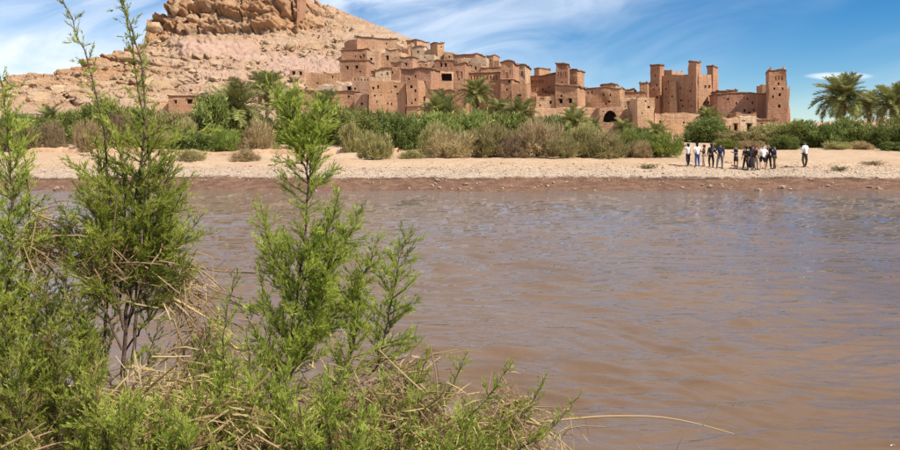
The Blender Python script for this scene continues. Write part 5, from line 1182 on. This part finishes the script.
# ------------------------------------------------------------------ dry reeds and straw left by the flood
def straw(label, px, py, Y, wpx, hpx, n, seed, hang=0.3, lean=(0, 0), fine=.0032, name='dry_straw_tangle', mound=False):
    r_ = np.random.default_rng(seed); c = at(px, py, Y); s = Y / FPX; t = thing(name, label, 'dry straw', tuple(c), 0, 'flood debris in the shrubs')
    P = r_.normal(size=(n, 3)) * [wpx * s * .42, .09, hpx * s * .42]
    D = r_.normal(size=(n, 3)) * [1, .6, .75] + [lean[0] * .6, 0, lean[1] * .6]
    l = r_.uniform(.05, .15, n) * np.where(r_.random(n) < .2, 1.7, 1); C_ = Coll(); hang *= .5
    if mound:                                            # haystack-like: blades arch out and down from the crest
        q = r_.normal(size=(n, 3)); q /= np.linalg.norm(q, axis=1, keepdims=True); q[:, 2] = np.abs(q[:, 2]); P = q * [wpx * s * .5, .13, hpx * s * .5] * r_.uniform(.75, 1.05, (n, 1))
        D = q * [1.0, .8, .3] + r_.normal(size=(n, 3)) * .35 + [lean[0] * .5, 0, -.25]; l = r_.uniform(.06, .17, n); hang = .55
    V, F = blades(P, D, l, fine * r_.uniform(.8, 2.4, n), r_, hang * r_.uniform(-.6, 1.6, n)); C_.add(V, F, np.repeat(np.clip(.5 + .28 * r_.normal(size=n), 0, 1), 5))
    o = link('blades', C_.mesh('blades', 'tint'), M['straw'], t); o['kind'] = 'stuff'
    K = Coll()
    for k in range(16):
        b = r_.normal(size=3) * [wpx * s * .4, .06, hpx * s * .35]; d_ = r_.normal(size=3) * [1, .4, .5] + [lean[0], 0, lean[1]]; d_ /= np.linalg.norm(d_); e = b + d_ * r_.uniform(.15, .4)
        K.tube([b, (b + e) / 2 + r_.normal(size=3) * .015, e], np.array([.005, .0045, .003]), 5, r_.uniform(.3, .9))
    o = link('reed_stalks', K.mesh('reed_stalks', 'tint'), M['straw'], t); o['kind'] = 'stuff'
straw('straw tangle caught high in the left shrub', 38, 238, 3.45, 38, 36, 420, 1, .35, (.8, -.7))
straw('straw tangle hanging right of the two-shoot shrub', 178, 282, 3.7, 30, 40, 330, 2, .5, (.5, -1.0))
straw('brownish dry tuft in the heart of the two-shoot shrub', 112, 262, 3.45, 40, 24, 420, 3, .2, (.2, .3), .0026)
straw('pale heap of straw at the bottom left centre', 150, 404, 3.25, 74, 50, 1100, 4, .45, (.6, -.3), .0036)
straw('dark straw bundle in the bottom left corner', 24, 425, 3.3, 60, 46, 900, 5, .2, (1.2, .2))
straw('straw tangle under the wispy shrub', 205, 400, 3.5, 36, 50, 420, 6, .4, (.1, -.8))
straw('wide straw mat below the centre shrub', 338, 412, 3.55, 74, 54, 950, 7, .3, (.2, -.6), .0036)
straw('brown straw hanging behind the pale heap', 205, 338, 3.6, 30, 50, 420, 13, .6, (.2, -1.0), .003)
straw('pale straw drift in front of the wispy shrub', 222, 428, 3.15, 50, 40, 600, 14, .3, (.3, -.4), .0036)
straw('straw tuft at the bottom below the low right shrub', 420, 436, 3.5, 60, 36, 650, 15, .3, (.4, -.2), .0036)
straw('straw tangle among the low right shoots', 400, 395, 3.9, 50, 50, 800, 8, .3, (.5, .3))
straw('straw at the waterside foot of the low right shrub', 490, 432, 4.0, 84, 34, 1000, 9, .3, (.7, -.3))
straw('brown tuft of dead reed at the tip of the low right shrub', 508, 412, 3.95, 18, 30, 420, 10, .5, (.2, -.8), .003)
straw('straw along the bottom edge under the centre shrub', 260, 440, 3.5, 90, 30, 600, 11, .3, (.4, -.2))
straw('straw lining the bottom edge beside the soft green clump', 90, 445, 3.2, 80, 30, 1200, 12, .3, (.6, .1))
def reed(label, pts, r0, seed, twigs=()):
    C_ = Coll(); P = [tuple(at(*q)) for q in pts]; Q = spline(P, 30); base = Q[0].copy(); t = thing('dry_reed_stalk', label, 'reed', tuple(base), 0, 'loose dry reed stalks')
    C_.tube(Q - base, np.linspace(r0, r0 * .35, 30), 6, .75); link('stalk', C_.mesh('stalk', 'tint', True), M['straw'], t)
    for tw in twigs:
        K = Coll(); q = spline([tuple(at(*a)) for a in tw], 8) - base; K.tube(q, np.linspace(r0 * .5, r0 * .2, 8), 5, .7); link('twig', K.mesh('twig', 'tint', True), M['straw'], t)
reed('long curved dry reed reaching out over the water', [(480, 430, 4.1), (540, 422, 4.15), (600, 416, 4.2), (660, 416, 4.25), (700, 424, 4.3), (734, 434, 4.35)], .0085, 1, [[(704, 424, 4.3), (712, 412, 4.3), (720, 404, 4.3)]])
reed('bent dry reed dropping from the low right shrub', [(500, 400, 3.95), (530, 418, 3.95), (555, 436, 3.95), (574, 452, 3.95)], .009, 2)
reed('short dry reed leaning to the lower left of the bent reed', [(546, 424, 3.9), (528, 436, 3.9), (508, 452, 3.9)], .009, 3)
reed('dry cane slanting across the left shrub', [(28, 208, 3.5), (52, 226, 3.5), (76, 242, 3.5)], .010, 4)
reed('dry cane poking in from the left edge', [(-12, 286, 3.3), (8, 302, 3.3), (24, 322, 3.3)], .011, 5)
reed('thick broken cane right of the two-shoot shrub', [(158, 290, 3.6), (180, 302, 3.6), (214, 322, 3.6)], .010, 6)
reed('broad pale cane across the straw mat below the centre shrub', [(330, 428, 3.6), (350, 416, 3.6), (372, 402, 3.6)], .010, 7)
reed('pale cane in the bottom left corner', [(2, 447, 3.0), (24, 436, 3.0), (46, 422, 3.0)], .007, 8)
reed('lower pale cane in the bottom left corner', [(30, 452, 3.0), (54, 444, 3.0), (76, 440, 3.0)], .006, 9)
reed('pale cane beside the soft green clump', [(176, 418, 3.1), (194, 432, 3.1), (210, 443, 3.1)], .008, 10)
reed('tiny dry stem tip standing at the bottom edge', [(676, 462, 4.2), (678, 446, 4.2), (683, 437, 4.2)], .005, 11)
reed('short dry stem tip at the bottom edge left of the long reed end', [(648, 462, 4.2), (640, 450, 4.2), (636, 444, 4.2)], .006, 12)
